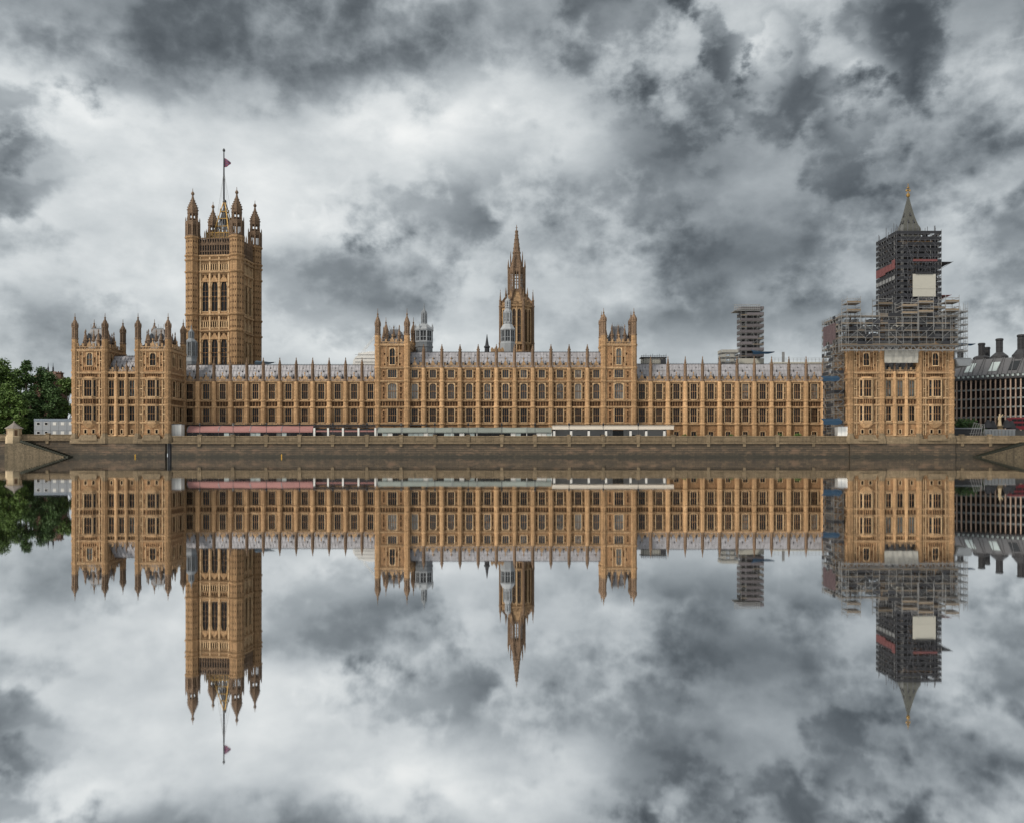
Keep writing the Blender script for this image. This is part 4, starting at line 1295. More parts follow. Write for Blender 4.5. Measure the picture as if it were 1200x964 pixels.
for k in range(8):      # open lantern: eight piers, arches, pinnacles
    a = math.pi / 8 + k * math.pi / 4; c_, s_ = math.cos(a), math.sin(a)
    m.beam((3.0 * c_, 3.0 * s_, 64.8), (3.0 * c_, 3.0 * s_, 74.2), .95, .95)
    m.lathe([(.36, 64), (.36, 74.5), (.46, 74.7), (.06, 77.9), (0, 78.0)], 6, 3.55 * c_, 3.55 * s_)
    a2 = a + math.pi / 4
    m.beam((3.0 * c_, 3.0 * s_, 73.5), (3.0 * math.cos(a2), 3.0 * math.sin(a2), 73.5), .4, 1.5)
    m.beam((3.0 * c_, 3.0 * s_, 68.9), (3.0 * math.cos(a2), 3.0 * math.sin(a2), 68.9), .2, .25)
    am = a + math.pi / 8; m.beam((2.85 * math.cos(am), 2.85 * math.sin(am), 65), (2.85 * math.cos(am), 2.85 * math.sin(am), 73.5), .42, .42)
    m.beam((3.0 * c_, 3.0 * s_, 71.2), (3.0 * math.cos(a2), 3.0 * math.sin(a2), 71.2), .2, .3)
    m.beam((3.0 * c_, 3.0 * s_, 65.6), (3.0 * math.cos(a2), 3.0 * math.sin(a2), 65.6), .3, .9)
m.build('lantern', M['turret'], r)
m = MB(); m.lathe([(3.1, 74.1), (3.25, 74.4), (3.1, 74.8), (2.7, 75.2), (2.3, 76.6), (1.9, 78.2), (1.55, 80.2), (1.75, 80.6), (1.75, 80.95), (1.5, 81.2), (.55, 88.9), (.72, 89.1), (.66, 89.6), (.2, 89.8), (.1, 92.0)], 8)
for k in range(8):
    a = math.pi / 8 + k * math.pi / 4; c_, s_ = math.cos(a), math.sin(a)
    for i in range(8):
        z = 75.4 + i * 1.75; rr = 2.2 - .5 * min(1, i / 1) if z < 78 else (1.66 if z < 80.6 else 1.5 - .95 * (z - 81.2) / 7.7)
        m.box(rr * c_ - .12, rr * c_ + .12, rr * s_ - .12, rr * s_ + .12, z, z + .32)
    m.lathe([(.26, 75.5), (.26, 78.8), (.04, 81.2), (0, 81.3)], 5, 2.55 * c_, 2.55 * s_)
m.box(-.45, .45, -.06, .06, 90.8, 90.95)
m.build('spire', M['turret'], r)


# ------------------------------------------------------------------ glazed ventilation lanterns
def glazed_stage(root, z0, z1, rr, n=8, mat='pale_lead', glass='glass_dark', mid=2, name='lantern_stage'):
    m = MB(); ap = rr * math.cos(math.pi / n)
    m.lathe([(rr * 1.06, z0 - .15), (rr * 1.06, z0 + .35), (rr, z0 + .4)], n); m.lathe([(rr, z1 - .3), (rr * 1.08, z1 - .2), (rr * 1.08, z1 + .1)], n)
    for k in range(n):
        a = math.pi / n + k * 2 * math.pi / n; a2 = a + 2 * math.pi / n
        p = Vector((rr * math.cos(a), rr * math.sin(a), 0)); q = Vector((rr * math.cos(a2), rr * math.sin(a2), 0))
        m.beam(p + Vector((0, 0, z0)), p + Vector((0, 0, z1)), .36, .36)
        for j in range(1, mid): m.beam(p.lerp(q, j / mid) + Vector((0, 0, z0)), p.lerp(q, j / mid) + Vector((0, 0, z1)), .14, .14)
        for zz in (z0 + (z1 - z0) * .42,): m.beam(p + Vector((0, 0, zz)), q + Vector((0, 0, zz)), .12, .16)
    o = m.build(name, M[mat], root)
    g_ = MB(); g_.lathe([(rr * .93, z0 + .1), (rr * .93, z1 - .1)], n); g_.build('glazing', M[glass], o)


ly = 12
def lz(py, y=ly): return PZ(py, y)
r = thing('vent_lantern', 'octagonal grey lantern turret with dark openings right of the square tower', 'turret', (PX(497, ly), ly, 0))
q = 10.2 * .282
m = MB(); m.lathe([(q, 24), (q, lz(408)), (q * 1.08, lz(407.5)), (q * 1.08, lz(405.8)), (q, lz(405.5)), (q, lz(401.5))], 8)
for k in range(8):
    a = math.pi / 8 + k * math.pi / 4
    for j in (.25, .5, .75):
        p0 = Vector((q * math.cos(a), q * math.sin(a), 0)).lerp(Vector((q * math.cos(a + math.pi / 4), q * math.sin(a + math.pi / 4), 0)), j) * 1.01
        m.beam(p0 + Vector((0, 0, 26)), p0 + Vector((0, 0, lz(402))), .1, .1)
m.build('lantern_base', M['lead'], r)
glazed_stage(r, lz(401.5), lz(388), q * .98, mat='pale_lead', glass='dark_iron')
m = MB(); m.lathe([(q * 1.1, lz(388)), (q * 1.1, lz(386.5)), (q * .92, lz(384)), (q * .6, lz(381.5)), (q * .32, lz(379.5))], 8)
for k in range(8):
    a = math.pi / 8 + k * math.pi / 4; m.lathe([(.25, lz(388)), (.22, lz(383)), (.02, lz(380))], 5, q * 1.05 * math.cos(a), q * 1.05 * math.sin(a))
m.build('dome', M['pale_lead'], r)
glazed_stage(r, lz(379.5), lz(367), q * .30, mat='lead', glass='dark_iron', mid=1, name='cupola')
m = MB(); m.lathe([(q * .33, lz(367)), (q * .3, lz(365.5)), (q * .12, lz(363)), (.16, lz(361.5)), (.1, lz(356))], 8); m.build('finial', M['lead'], r)

ly2 = 40
r = thing('vent_lantern', 'three-stage pale grey glazed lantern standing before the central spire tower', 'turret', (PX(595, ly2), ly2, 0))
k2 = (ly2 + 270) / 1000
def tier(a, b, hw, roof_to, hw2, mid=2):
    glazed_stage(r, PZ(a, ly2), PZ(b, ly2), hw * k2, mid=mid, glass='glass_pale')
    m = MB(); m.lathe([(hw * k2 * 1.12, PZ(b, ly2)), (hw * k2 * 1.12, PZ(b, ly2) + .3), (hw2 * k2, PZ(roof_to, ly2))], 8); m.build('roof_skirt', M['pale_lead'], r)
m = MB(); m.lathe([(9.6 * k2, 22), (9.6 * k2, PZ(403, ly2)), (9 * k2, PZ(402, ly2))], 8); m.build('lantern_base', M['pale_lead'], r)
tier(402, 387.5, 8.4, 380, 5.2); tier(379, 367, 4.9, 362, 3.4); tier(361, 353.5, 3.1, 350, 1.2, 1)
m = MB(); m.lathe([(.4, PZ(350.5, ly2)), (.12, PZ(345, ly2))], 6); m.build('finial', M['lead'], r)

ly3 = 20
r = thing('vent_lantern', 'small grey glazed lantern at the foot of the great square tower', 'turret', (PX(224.2, ly3), ly3, 0))
k2 = (ly3 + 270) / 1000; ly2 = ly3
m = MB(); m.lathe([(7.5 * k2, 24), (7.5 * k2, PZ(424, ly3)), (6.2 * k2, PZ(419, ly3))], 8); m.build('lantern_base', M['lead'], r)
glazed_stage(r, PZ(419, ly3), PZ(401.5, ly3), 6.2 * k2, glass='glass_pale', mat='lead')
m = MB(); m.lathe([(6.6 * k2, PZ(401.5, ly3)), (6.6 * k2, PZ(400.5, ly3)), (2.8 * k2, PZ(396.5, ly3))], 8); m.build('roof_skirt', M['lead'], r)
glazed_stage(r, PZ(396.5, ly3), PZ(389, ly3), 2.6 * k2, glass='glass_dark', mat='lead', mid=1, name='cupola')
m = MB(); m.lathe([(2.9 * k2, PZ(389, ly3)), (.9 * k2, PZ(386, ly3)), (.1, PZ(381, ly3))], 8); m.build('finial', M['lead'], r)

fy_ = 30
r = thing('roof_turret', 'little dark leaded spirelet beside a stone parapet left of the glazed lantern', 'turret', (PX(570.7, fy_), fy_, 0))
m = MB(); m.lathe([(.9, 25), (.9, PZ(408, fy_)), (1.15, PZ(407.5, fy_)), (1.15, PZ(406.5, fy_)), (.7, PZ(405, fy_)), (.5, PZ(401, fy_)), (.08, PZ(392, fy_))], 8); m.build('spirelet', M['dark_iron'], r)
m = MB(); m.box(1.3, 6.0, -.4, .4, 25, PZ(409, fy_))
for i in range(4): m.box(1.5 + i * 1.2, 2.1 + i * 1.2, -.3, .3, PZ(409, fy_) + .002, PZ(407.6, fy_))
m.build('parapet', M['parapet'], r)


# ------------------------------------------------------------------ scaffolding
def scaffold(root, x0, x1, y0, y1, z0, z1, lift=2.0, bay=2.2, width=1.3, sides='flrb', tube=.10, over=1.2, deck='board', guard=None, seed=1, brace=True, max_poles=100, tubes='steel'):
    """tube scaffold round a block (root-local box): standards, and for every lift its ledgers, deck and guard boards"""
    rd = random.Random(seed)
    pts = []
    def row(xa, ya, xb, yb):
        n = max(1, int(round(math.hypot(xb - xa, yb - ya) / bay)))
        return [(xa + (xb - xa) * i / n, ya + (yb - ya) * i / n) for i in range(n + 1)]
    S = {'f': ((x0, y0), (x1, y0), (0, 1)), 'b': ((x1, y1), (x0, y1), (0, -1)), 'l': ((x0, y1), (x0, y0), (1, 0)), 'r': ((x1, y0), (x1, y1), (-1, 0))}
    rows = []
    for k in sides:
        (xa, ya), (xb, yb), (nx_, ny_) = S[k]
        rows.append((k, row(xa, ya, xb, yb), nx_, ny_))
    seen = set(); poles = []
    for inner in (0, 1):
        for k, rw, nx_, ny_ in rows:
            for (x, y) in rw:
                q = (round(x + nx_ * width * inner, 2), round(y + ny_ * width * inner, 2))
                if q not in seen: seen.add(q); poles.append(q)
    meshes = []
    for i in range(8):
        m = MB(); m.box(-tube / 2, tube / 2, -tube / 2, tube / 2, z0, z1 + over * (.1 + rd.random())); meshes.append(m.mesh('standard', M['steel' if i % 3 == 0 else tubes]))
    for q in poles[:max_poles]: link('standard', rd.choice(meshes), root, (q[0] + rd.uniform(-.3, .3) * (abs(q[0] - x0) > .5 and abs(q[0] - x1) > .5), q[1], 0))
    if len(poles) > max_poles:
        m = MB()
        for q in poles[max_poles:]: m.box(q[0] - tube / 2, q[0] + tube / 2, q[1] - tube / 2, q[1] + tube / 2, z0, z1 + over * rd.random())
        o = m.build('rear_standards', M[tubes], root); o['kind'] = 'stuff'
    nl = max(1, int(round((z1 - z0) / lift)))
    for j in range(1, nl + 1):
        z = z0 + (z1 - z0) * j / nl
        m = MB(); d = MB(); gd = MB()
        for k, rw, nx_, ny_ in rows:
            (xa, ya), (xb, yb) = rw[0], rw[-1]
            for w_ in (0, width):
                m.beam((xa + nx_ * w_, ya + ny_ * w_, z), (xb + nx_ * w_, yb + ny_ * w_, z), tube * .8, tube * .8)
            for dz in (.55, 1.05): m.beam((xa, ya, z + dz), (xb, yb, z + dz), tube * .7, tube * .7)
            for (x, y) in rw: m.beam((x, y, z - .06), (x + nx_ * width, y + ny_ * width, z - .06), tube * .8, tube * .8)
            for i in range(len(rw) - 1):
                (ax, ay), (bx, by) = rw[i], rw[i + 1]
                if rd.random() < .86:
                    d.beam((ax + nx_ * width / 2, ay + ny_ * width / 2, z + .11), (bx + nx_ * width / 2, by + ny_ * width / 2, z + .11), width * .94, .08)
                    d.beam((ax - nx_ * .08, ay - ny_ * .08, z + .24), (bx - nx_ * .08, by - ny_ * .08, z + .24), .05, .22)
                if guard and rd.random() < guard[1]:
                    d.cur = 1; d.beam((ax - nx_ * .12, ay - ny_ * .12, z + .62), (bx - nx_ * .12, by - ny_ * .12, z + .62), .04, .95); d.cur = 0
        m.build('ledger', M[tubes], root)
        if d.v: d.build('deck', [M[deck], M[guard[0] if guard else deck]], root)
    if brace:
        for k, rw, nx_, ny_ in rows:
            m = MB()
            for i in range(len(rw) - 1):
                for j in range(nl):
                    if rd.random() < .5:
                        (ax, ay), (bx, by) = rw[i], rw[i + 1]
                        if rd.random() < .5: ax, ay, bx, by = bx, by, ax, ay
                        m.beam((ax - nx_ * .1, ay - ny_ * .1, z0 + (z1 - z0) * j / nl), (bx - nx_ * .1, by - ny_ * .1, z0 + (z1 - z0) * (j + 1) / nl), tube * .7, tube * .7)
            if m.v: m.build('brace', M[tubes], root)


# the clock tower inside its scaffold
ky0 = 28.0; kd = (ky0 + 270) / 1000
KX0, KX1 = PX(1050.5, ky0), PX(1103, ky0); KC = (KX0 + KX1) / 2; KYC = ky0 + 8.2
kz = lambda py: PZ(py, ky0)
SXC = PX(1064.2, KYC)
r = thing('clock_tower', 'clock tower hidden in scaffolding, only its tapering pale spire with gold finial showing', 'clock tower', (SXC, KYC, 0))
m = MB(); m.box(-6.0, 6.0, -6.0, 6.0, 5, 76); m.box(-6.4, 6.4, -6.4, 6.4, 55, 56); m.build('shaft', M['tower'], r)
m = MB(); zz = lambda py: PZ(py, KYC)
prof = [(12.6, 271), (12.2, 269.5), (10.2, 266), (8.2, 260.5), (6.2, 254), (4.4, 247), (2.8, 240), (1.5, 234), (.8, 230.5)]
m.lathe([(4.4, 76)] + [(h * .306 * 1.414 * .8, zz(y)) for h, y in prof], 4)
for rr, y in ((8.6, 260.5), (4.9, 247)):
    pass
sp_ = m.build('spire', M['pale_spire'] if 'pale_spire' in M else M['pale_lead'], r)
d = MB()
for k in range(4):
    for (f, hy, yy) in ((-.35, 9.0, 263), (.35, 9.0, 263), (0, 6.2, 254.5)):
        d = MB(RZ(90 * k)); h = hy * .306 * .8; d.frustum(h * f * 1.2 - .35, h * f * 1.2 + .35, -h * 1.05 - .25, -h * .6, zz(yy), h * f * 1.2 - .05, h * f * 1.2 + .05, -h * .9, -h * .6, zz(yy) + 1.3)
        d.build('spire_dormer', M['dark_iron'], sp_)
m = MB(); m.lathe([(.3, zz(231.5)), (.55, zz(230.8)), (.65, zz(229.5)), (.65, zz(228.5)), (.5, zz(227.4)), (.16, zz(226.8)), (.12, zz(215.5))], 8)
m.box(-.65, .65, -.1, .1, zz(223.6), zz(222.6)); m.box(-.1, .1, -.65, .65, zz(223.6), zz(222.6)); m.lathe([(.1, zz(221.5)), (.5, zz(220.8)), (.5, zz(220)), (.1, zz(219.2))], 8)
for sx in (-1, 1): m.lathe([(.05, zz(225)), (.28, zz(224.3)), (.05, zz(221.8))], 6, sx * .65, 0)
m.build('finial', M['gold'], r)

r = thing('tower_scaffold', 'tall dark netted scaffold wrapping the clock tower, with a big cream sheet on its front', 'scaffolding', (KC, KYC, 0))
hx = (KX1 - KX0) / 2
ktop = kz(274.5)
scaffold(r, -hx, hx, -8.2, 8.2, 24, ktop, 2.0, 2.0, 1.4, 'flrb', .14, 4.6, 'net', ('net', .9), 3, tubes='dark_tube')
nl_ = 26
for k, (a, b) in enumerate((((-hx + .9, -7.3), (hx - .9, -7.3)), ((hx - .9, -7.3), (hx - .9, 7.3)), ((hx - .9, 7.3), (-hx + .9, 7.3)), ((-hx + .9, 7.3), (-hx + .9, -7.3)))):
    m = MB(); rd = random.Random(k + 5)
    n = 8
    for i in range(n):
        for j in range(nl_):
            if rd.random() < (.93 if (i * 7 + j // 3) % 5 else .55) * (1 if j < nl_ - 2 else .5):
                za = 24 + (ktop - 24) * j / nl_; zb = 24 + (ktop - 24) * (j + 1) / nl_
                p = Vector((*a, 0)).lerp(Vector((*b, 0)), i / n); q = Vector((*a, 0)).lerp(Vector((*b, 0)), (i + 1) / n)
                o_ = rd.uniform(-.2, .2)
                nn = Vector((q.y - p.y, p.x - q.x, 0)).normalized() * o_
                m.beam(p + nn + Vector((0, 0, (za + zb) / 2)), q + nn + Vector((0, 0, (za + zb) / 2)), .03, (zb - za) * .97)
    m.build('netting', M['net'], r)
lx = lambda px: PX(px, ky0) - KC
m = MB(); m.box(lx(1069.2), lx(1096), -8.55, -8.4, kz(348), kz(321.6))
m.box(lx(1069), lx(1096.2), -8.62, -8.552, kz(338.8), kz(338.2)); m.build('cream_sheet', M['sheet'], r)
m = MB(); m.box(lx(1069.5), lx(1098), -8.5, -8.38, kz(306.6), kz(304.2)); m.build('red_strip', M['net_pink'], r)
m = MB()
for i in range(6): m.box(-hx - .32, -hx - .2, -7.6 + i * 2.6, -7.6 + i * 2.6 + 2.35, kz(316.5) if i > 2 else kz(314.5), kz(306.8) if i else kz(303.5))
m.build('red_screen', M['net_pink'], r)
m = MB()
for i in range(6): m.box(-hx - .32, -hx - .2, -7.4 + i * 2.6, -7.4 + i * 2.6 + 1.9, kz(327), kz(322.5))
m.build('pale_screen', M['steel'], r)
m = MB(); m.box(lx(1072), lx(1092), -8.9, -8.2, kz(321.4), kz(319.5))
for i in range(9): m.beam((lx(1070) + i * .95, -8.7, kz(320)), (lx(1070.5) + i * .95, -8.7, kz(309)), .16, .16)
m.build('hoist_gantry', M['net'], r)
for ya, yb, xe, mt in ((306.5, 312, 1118.5, 'net'), (345.5, 348.5, 1116.5, 'net_pink')):
    m = MB(); e = PX(xe, ky0) - KC
    m.add([(hx, -8, kz(ya + 1.2)), (e, -7, kz(ya)), (e, 3, kz(ya)), (hx, 5, kz(ya + 1.2)), (hx, -8, kz(ya + .3)), (e, -7, kz(ya - .4)), (e, 3, kz(ya - .4)), (hx, 5, kz(ya + .3))],
          [(0, 3, 2, 1), (4, 5, 6, 7), (0, 1, 5, 4), (1, 2, 6, 5), (2, 3, 7, 6), (3, 0, 4, 7)])
    for yy in (-8, -3, 2): m.beam((hx, yy, kz(yb + 3)), (e - .3, yy, kz(ya)), .12, .12)
    m.build('side_fan', M[mt], r)
    # a stair tower strip and loose diagonal tubes break up the lifts
    m = MB(); rd = random.Random(int(ya))
    for q in range(26):
        xq = rd.uniform(-hx, hx - 2); zq = rd.uniform(34, ktop - 5)
        m.beam((xq, -8.42, zq), (xq + rd.uniform(-2.5, 2.5), -8.42, zq + rd.uniform(2, 5)), .11, .11)
    o = m.build('loose_tubes', M['dark_tube'], r); o['kind'] = 'stuff'

# pavilion scaffolding
PX0 = 98.3; PXE = 133.0
r = thing('roof_scaffold', 'silvery tube scaffolding stacked on top of the stone block at the bridge end', 'scaffolding', ((PX0 + PXE) / 2, WY + 6, 0))
cx = (PX0 + PXE) / 2; cy = WY + 6
zd = PZ(405.5, WY - 1.6)
scaffold(r, PX0 - cx, PXE - cx, -8.4, 7.5, zd - 1.9, PZ(372, WY - 1.6), 2.05, 2.25, 1.5, 'flrb', .12, 2.2, 'board', ('net', .25), 11)
m = MB()
for yy in (-8.5, -6.9):
    for dz in (0, -1.3): m.beam((PX0 - cx, yy, zd + dz), (PXE - cx, yy, zd + dz), .2, .2)
n = 34
for i in range(n):
    xa = PX0 - cx + (PXE - PX0) * i / n; xb = PX0 - cx + (PXE - PX0) * (i + 1) / n
    m.beam((xa, -8.5, zd if i % 2 else zd - 1.3), (xb, -8.5, zd - 1.3 if i % 2 else zd), .14, .14)
    m.beam((xa, -8.5, zd - 1.3), (xa, -6.9, zd - 1.3), .12, .12)
m.build('lattice_girder', M['steel'], r)
m = MB(); m.box(PX0 - cx, PXE - cx, -9.1, -6.4, zd + .12, zd + .3); m.build('fan_deck', M['board'], r)
for (px_, yl, zl, ztop, s_) in ((997.5, -8.3, PZ(372, WY), PZ(353.5, WY), 2.0), (1034, 3.5, PZ(372, WY), PZ(352, -3), 2.2), (1062, -7, PZ(374, WY), PZ(357, WY), 2.3), (1081, -8, PZ(374, WY), PZ(352.5, WY), 2.2), (1095, 3, PZ(374, WY), PZ(358, -3), 2.2), (1112, -8.2, PZ(372, WY), PZ(352, WY), 2.0)):
    x = PX(px_, cy + yl) - cx
    c = MB(); nn_ = 3
    for sx in (-1, 1):
        for sy in (-1, 1): c.beam((x + sx * s_, yl + sy * s_, zl - 4), (x + sx * s_, yl + sy * s_, ztop + .8), .12, .12)
    for j in range(5):
        z = zl + (ztop - zl) * j / 4
        for sx in (-1, 1):
            c.beam((x + sx * s_, yl - s_, z), (x + sx * s_, yl + s_, z), .12, .12); c.beam((x - s_, yl + sx * s_, z), (x + s_, yl + sx * s_, z), .12, .12)
    o = c.build('turret_cage', M['steel'], r)
    d = MB()
    for j in (1, 3): z = zl + (ztop - zl) * j / 4; d.box(x - s_, x + s_, yl - s_, yl + s_, z + .08, z + .18); d.box(x - s_, x + s_, yl - s_ - .1, yl - s_ - .05, z + .1, z + .6)
    d.build('cage_deck', M['board'], o)
# cluttered interior: boards, boxes, sheets lying on the lifts
m = MB(); rd = random.Random(4)
for i in range(130):
    x = rd.uniform(PX0 - cx + 1, PXE - cx - 1); z = zd + rd.choice((0, 2.0, 4.1, 6.1)) + .3; y = rd.uniform(-6.8, 5)
    w_ = rd.uniform(.4, 1.6); m.box(x, x + w_, y, y + rd.uniform(.3, 1), z, z + rd.uniform(.3, 1.4))
o = m.build('stacked_materials', M['lead'], r); o['kind'] = 'stuff'
m = MB(); rd = random.Random(9)
for i in range(110):
    x = rd.uniform(PX0 - cx + .6, PXE - cx - 2); z = zd + rd.choice((0, 2.0, 4.1, 6.1)); y = -8.3 + rd.uniform(.3, 2)
    m.box(x, x + rd.uniform(1, 2.4), y, y + .06, z + .2, z + 1.9)
o = m.build('debris_netting', M['net'], r); o['kind'] = 'stuff'
a = PX(1047, WY + 1) - cx; b = PX(1071, WY + 1) - cx
m = MB(); m.add([(a, -5.5, PZ(386, WY)), (b, -5.5, PZ(386, WY)), (b - 1, -4, PZ(373, WY)), (a + 2.6, -4, PZ(374, WY)), (a, 0, PZ(386, WY)), (b, 0, PZ(386, WY)), (b - 1, -2, PZ(372, WY)), (a + 3, -2, PZ(373, WY))],
                [(0, 1, 2, 3), (1, 5, 6, 2), (5, 4, 7, 6), (4, 0, 3, 7), (3, 2, 6, 7), (0, 4, 5, 1)])
m.build('cream_cover', M['sheet'], r)
m = MB()
for j in range(4): m.box(PX0 - cx - .16, PX0 - cx - .08, -4 + j * 2.6, -4 + j * 2.6 + 2.4, zd + 2.4 - (j % 2), PZ(377, WY))
m.build('red_netting', M['net_dull'], r)

r = thing('side_scaffold', 'open see-through tube scaffold beside the stone block at the bridge end', 'scaffolding', (134.6, WY + 5, 0))
scaffold(r, -1.6, 2.4, -5.5, 5, 29.6, PZ(366, WY), 2.0, 2.0, 1.2, 'flrb', .07, 3.0, 'steel', None, 21, brace=True)
m = MB(); m.box(-2, 3.2, -6, 3, 29.3, 29.6); m.frustum(-.5, 3.0, -6, 2, 27.2, -1.5, 3.4, -6.2, 3, 29.2); m.build('hanging_platform', M['lead'], r)

r = thing('return_scaffold', 'tall tube scaffold in the corner between the right palace wing and the stone block', 'scaffolding', (100.0, WY + 6.5, 0))
scaffold(r, -1.9, 1.2, -3.3, 6.4, F_GND, zd - 2, 2.05, 2.1, 1.2, 'flb', .11, .2, 'board', ('net', .35), 31)
m = MB()
for j in range(14): m.beam((-1.3 if j % 2 else 1.1, -3.45, F_GND + j * 1.9), (1.1 if j % 2 else -1.3, -3.45, F_GND + (j + 1) * 1.9), .13, .13)
m.build('stair_flight', M['steel'], r)


def tarp(label, px0, px1, py0, py1, y, dz=.6, dep=3.0, mat='blue', tip=None):
    xa, xb = PX(px0, y), PX(px1, y); za, zb = PZ(py1, y), PZ(py0, y)
    n = 8; pts = []; fs = []
    for i in range(n + 1):
        u = i / n; x = xa + (xb - xa) * u
        sag = math.sin(u * math.pi) * .35 + .18 * math.sin(u * 11)
        zt_ = zb - (0 if tip is None else (zb - za) * tip * u)
        pts += [(x, y - .5, za + (0 if tip is None else (zb - za) * .3 * u) - sag * .6), (x, y - .2 - dep * .2, (za + zb) / 2), (x, y + dep * .5, zt_ - sag * .3)]
    for i in range(n):
        for j in range(2): fs.append((i * 3 + j, i * 3 + 3 + j, i * 3 + 4 + j, i * 3 + 1 + j))
    m = MB(); m.add(pts, fs); o = m.build('tarpaulin', M[mat])
    s_ = o.modifiers.new('thickness', 'SOLIDIFY'); s_.thickness = .06
    return tag(o, label, 'tarpaulin')


tarp('blue tarpaulin tied high on the corner scaffold, level with the upper windows', 963.5, 983, 440, 446.5, WY - 1.2)
tarp('blue tarpaulin low on the corner scaffold, above the white site hut', 964, 986, 489.5, 496.5, WY - 1.0)
tarp('blue sheet flying out from the foot of the isolated netted scaffold tower', 881.5, 907, 409.5, 415.5, 22, tip=.6)
tarp('faded blue roof sheet just right of the great square tower, above the iron roof', 299, 322, 422, 427.5, 14, mat='blue_grey', tip=.4)
tarp('pale blue sheet sticking out between the roof scaffolding and the dark chimneys', 1124, 1142, 401, 405.5, 6, tip=.3, mat='blue')

# ventilation shaft in scaffold, and small roof works on the right wing
vy = 25.0
r = thing('shaft_scaffold', 'isolated tower of banded grey scaffolding standing behind the right palace wing', 'scaffolding', (PX(880, vy), vy + 4, 0))
vx = lambda px: PX(px, vy) - PX(880, vy)
scaffold(r, vx(868.5), vx(894.8), -4, 1.2, PZ(425, vy), PZ(363, vy), 2.07, 2.2, 1.3, 'flrb', .09, 1.4, 'board', ('net_mauve', .85), 41)
m = MB(); m.box(vx(871), vx(892), -2.2, .2, 24, PZ(364, vy)); m.build('shaft', M['dark_iron'], r)
m = MB(); m.box(vx(861), vx(891), -4.6, 1.2, PZ(364.5, vy), PZ(363.7, vy))
for i in range(14): m.beam((vx(860) + i * .66, -4.6, PZ(364, vy)), (vx(860.3) + i * .66, -4.6, PZ(357.5, vy)), .1, .1)
for y in (357.8, 360.2, 362.2): m.beam((vx(859.5), -4.6, PZ(y, vy)), (vx(890.5), -4.6, PZ(y, vy)), .12, .2)
m.build('top_platform', M['steel'], r)
m = MB(); m.box(vx(867), vx(894.5), -4.8, 1.4, 28, PZ(420.5, vy)); m.build('boarded_base', M['sheet'], r)
r = thing('low_scaffold', 'low grey scaffold with roof rails left of the isolated scaffold tower', 'scaffolding', (PX(854, 20), 20, 0))
scaffold(r, -2.9, 2.7, -2, 3, 27, PZ(414.5, 20), 1.6, 1.4, 1.1, 'flrb', .09, .8, 'net_grey', ('net_grey', .6), 51)
r = thing('roof_plant', 'pale boxy roof machinery with dark railings right of the second square tower', 'machinery', (PX(766, 9), 9, 0))
m = MB(); m.box(-3.2, 3.0, 0, 3, 27, PZ(420, 9)); m.box(-4, -3.3, .2, 2, 27, PZ(421, 9)); m.build('plant_box', M['sheet'], r)
m = MB(); m.box(-4.2, 4.2, -.4, 3.4, PZ(419.8, 9), PZ(418.6, 9))
for i in range(12): m.box(-4.1 + i * .73, -4.0 + i * .73, -.45, -.38, PZ(428, 9), PZ(416.8, 9) + (i % 3) * .25)
m.box(-4.2, 4.2, -.44, -.39, PZ(417.6, 9), PZ(417.2, 9)); m.box(2.2, 3.9, -.5, .8, 27, PZ(421, 9)); m.build('plant_rails', M['dark_iron'], r)
r = thing('roof_walkway', 'long pale roof walkway with thin rails behind the pinnacles by the corner scaffold', 'walkway', (PX(935, 12), 12, 0))
m = MB(); m.box(-9, 9.5, -.5, 1.5, 29.3, PZ(424.6, 12)); m.build('walkway_deck', M['sheet'], r)
m = MB()
for i in range(16): m.box(-9 + i * 1.22, -8.93 + i * 1.22, -.55, -.48, PZ(424.6, 12), PZ(420, 12))
for y in (420.2, 422.4): m.box(-9, 9.5, -.56, -.5, PZ(y, 12), PZ(y, 12) + .07)
m.box(-5.2, -4.3, .2, .3, PZ(425, 12), PZ(412.5, 12)); m.build('walkway_rails', M['steel'], r)
r = thing('vaulted_cover', 'white curved temporary roof cover left of the four-spired square tower', 'roof cover', (PX(437, 16), 16, 0))
m = MB(); R0 = 7.2; pts = []; fs = []
for i in range(13):
    a = math.pi * (i / 12); x = -R0 * math.cos(a); z = PZ(428, 16) + 4.6 * math.sin(a) ** .8 if 0 < i < 12 else PZ(428, 16)
    pts += [(x * .95, 0, z), (x * .95, 9, z)]
for i in range(12): fs.append((2 * i, 2 * i + 2, 2 * i + 3, 2 * i + 1))
fs.append(tuple(2 * i for i in range(12, -1, -1)))
m.add(pts, fs); m.build('canvas', M['white'], r)
m = MB()
for z in (1, 2.2, 3.4): m.box(-6.0, 6.0, -.12, -.03, PZ(428, 16) + z, PZ(428, 16) + z + .1)
m.build('rails', M['steel'], r)
r = thing('crane', 'thin pale lattice crane jib leaning out behind the four-spired square tower', 'crane', (PX(424, 60), 60, 0))
p = Vector((-2, 0, 20)); q = Vector((PX(446, 60) - PX(424, 60), 0, PZ(386, 60))); p2 = Vector((0, 0, PZ(414, 60)))
m = MB(); m.box(-1.2, 1.2, -1.2, 1.2, 5, p2.z); m.build('mast', M['white'], r)
m = MB()
for o_ in (Vector((.35, 0, -.3)), Vector((-.35, 0, .3)), Vector((0, .5, 0))): m.beam(p2 + o_, q + o_ * .4, .1, .1)
for i in range(12):
    a = p2.lerp(q, i / 12); b = p2.lerp(q, (i + 1) / 12); s_ = 1 if i % 2 else -1
    m.beam(a + Vector((.35 * s_, 0, -.3 * s_)), b - Vector((.35 * s_, 0, -.3 * s_)), .07, .07)
m.build('jib', M['white'], r)

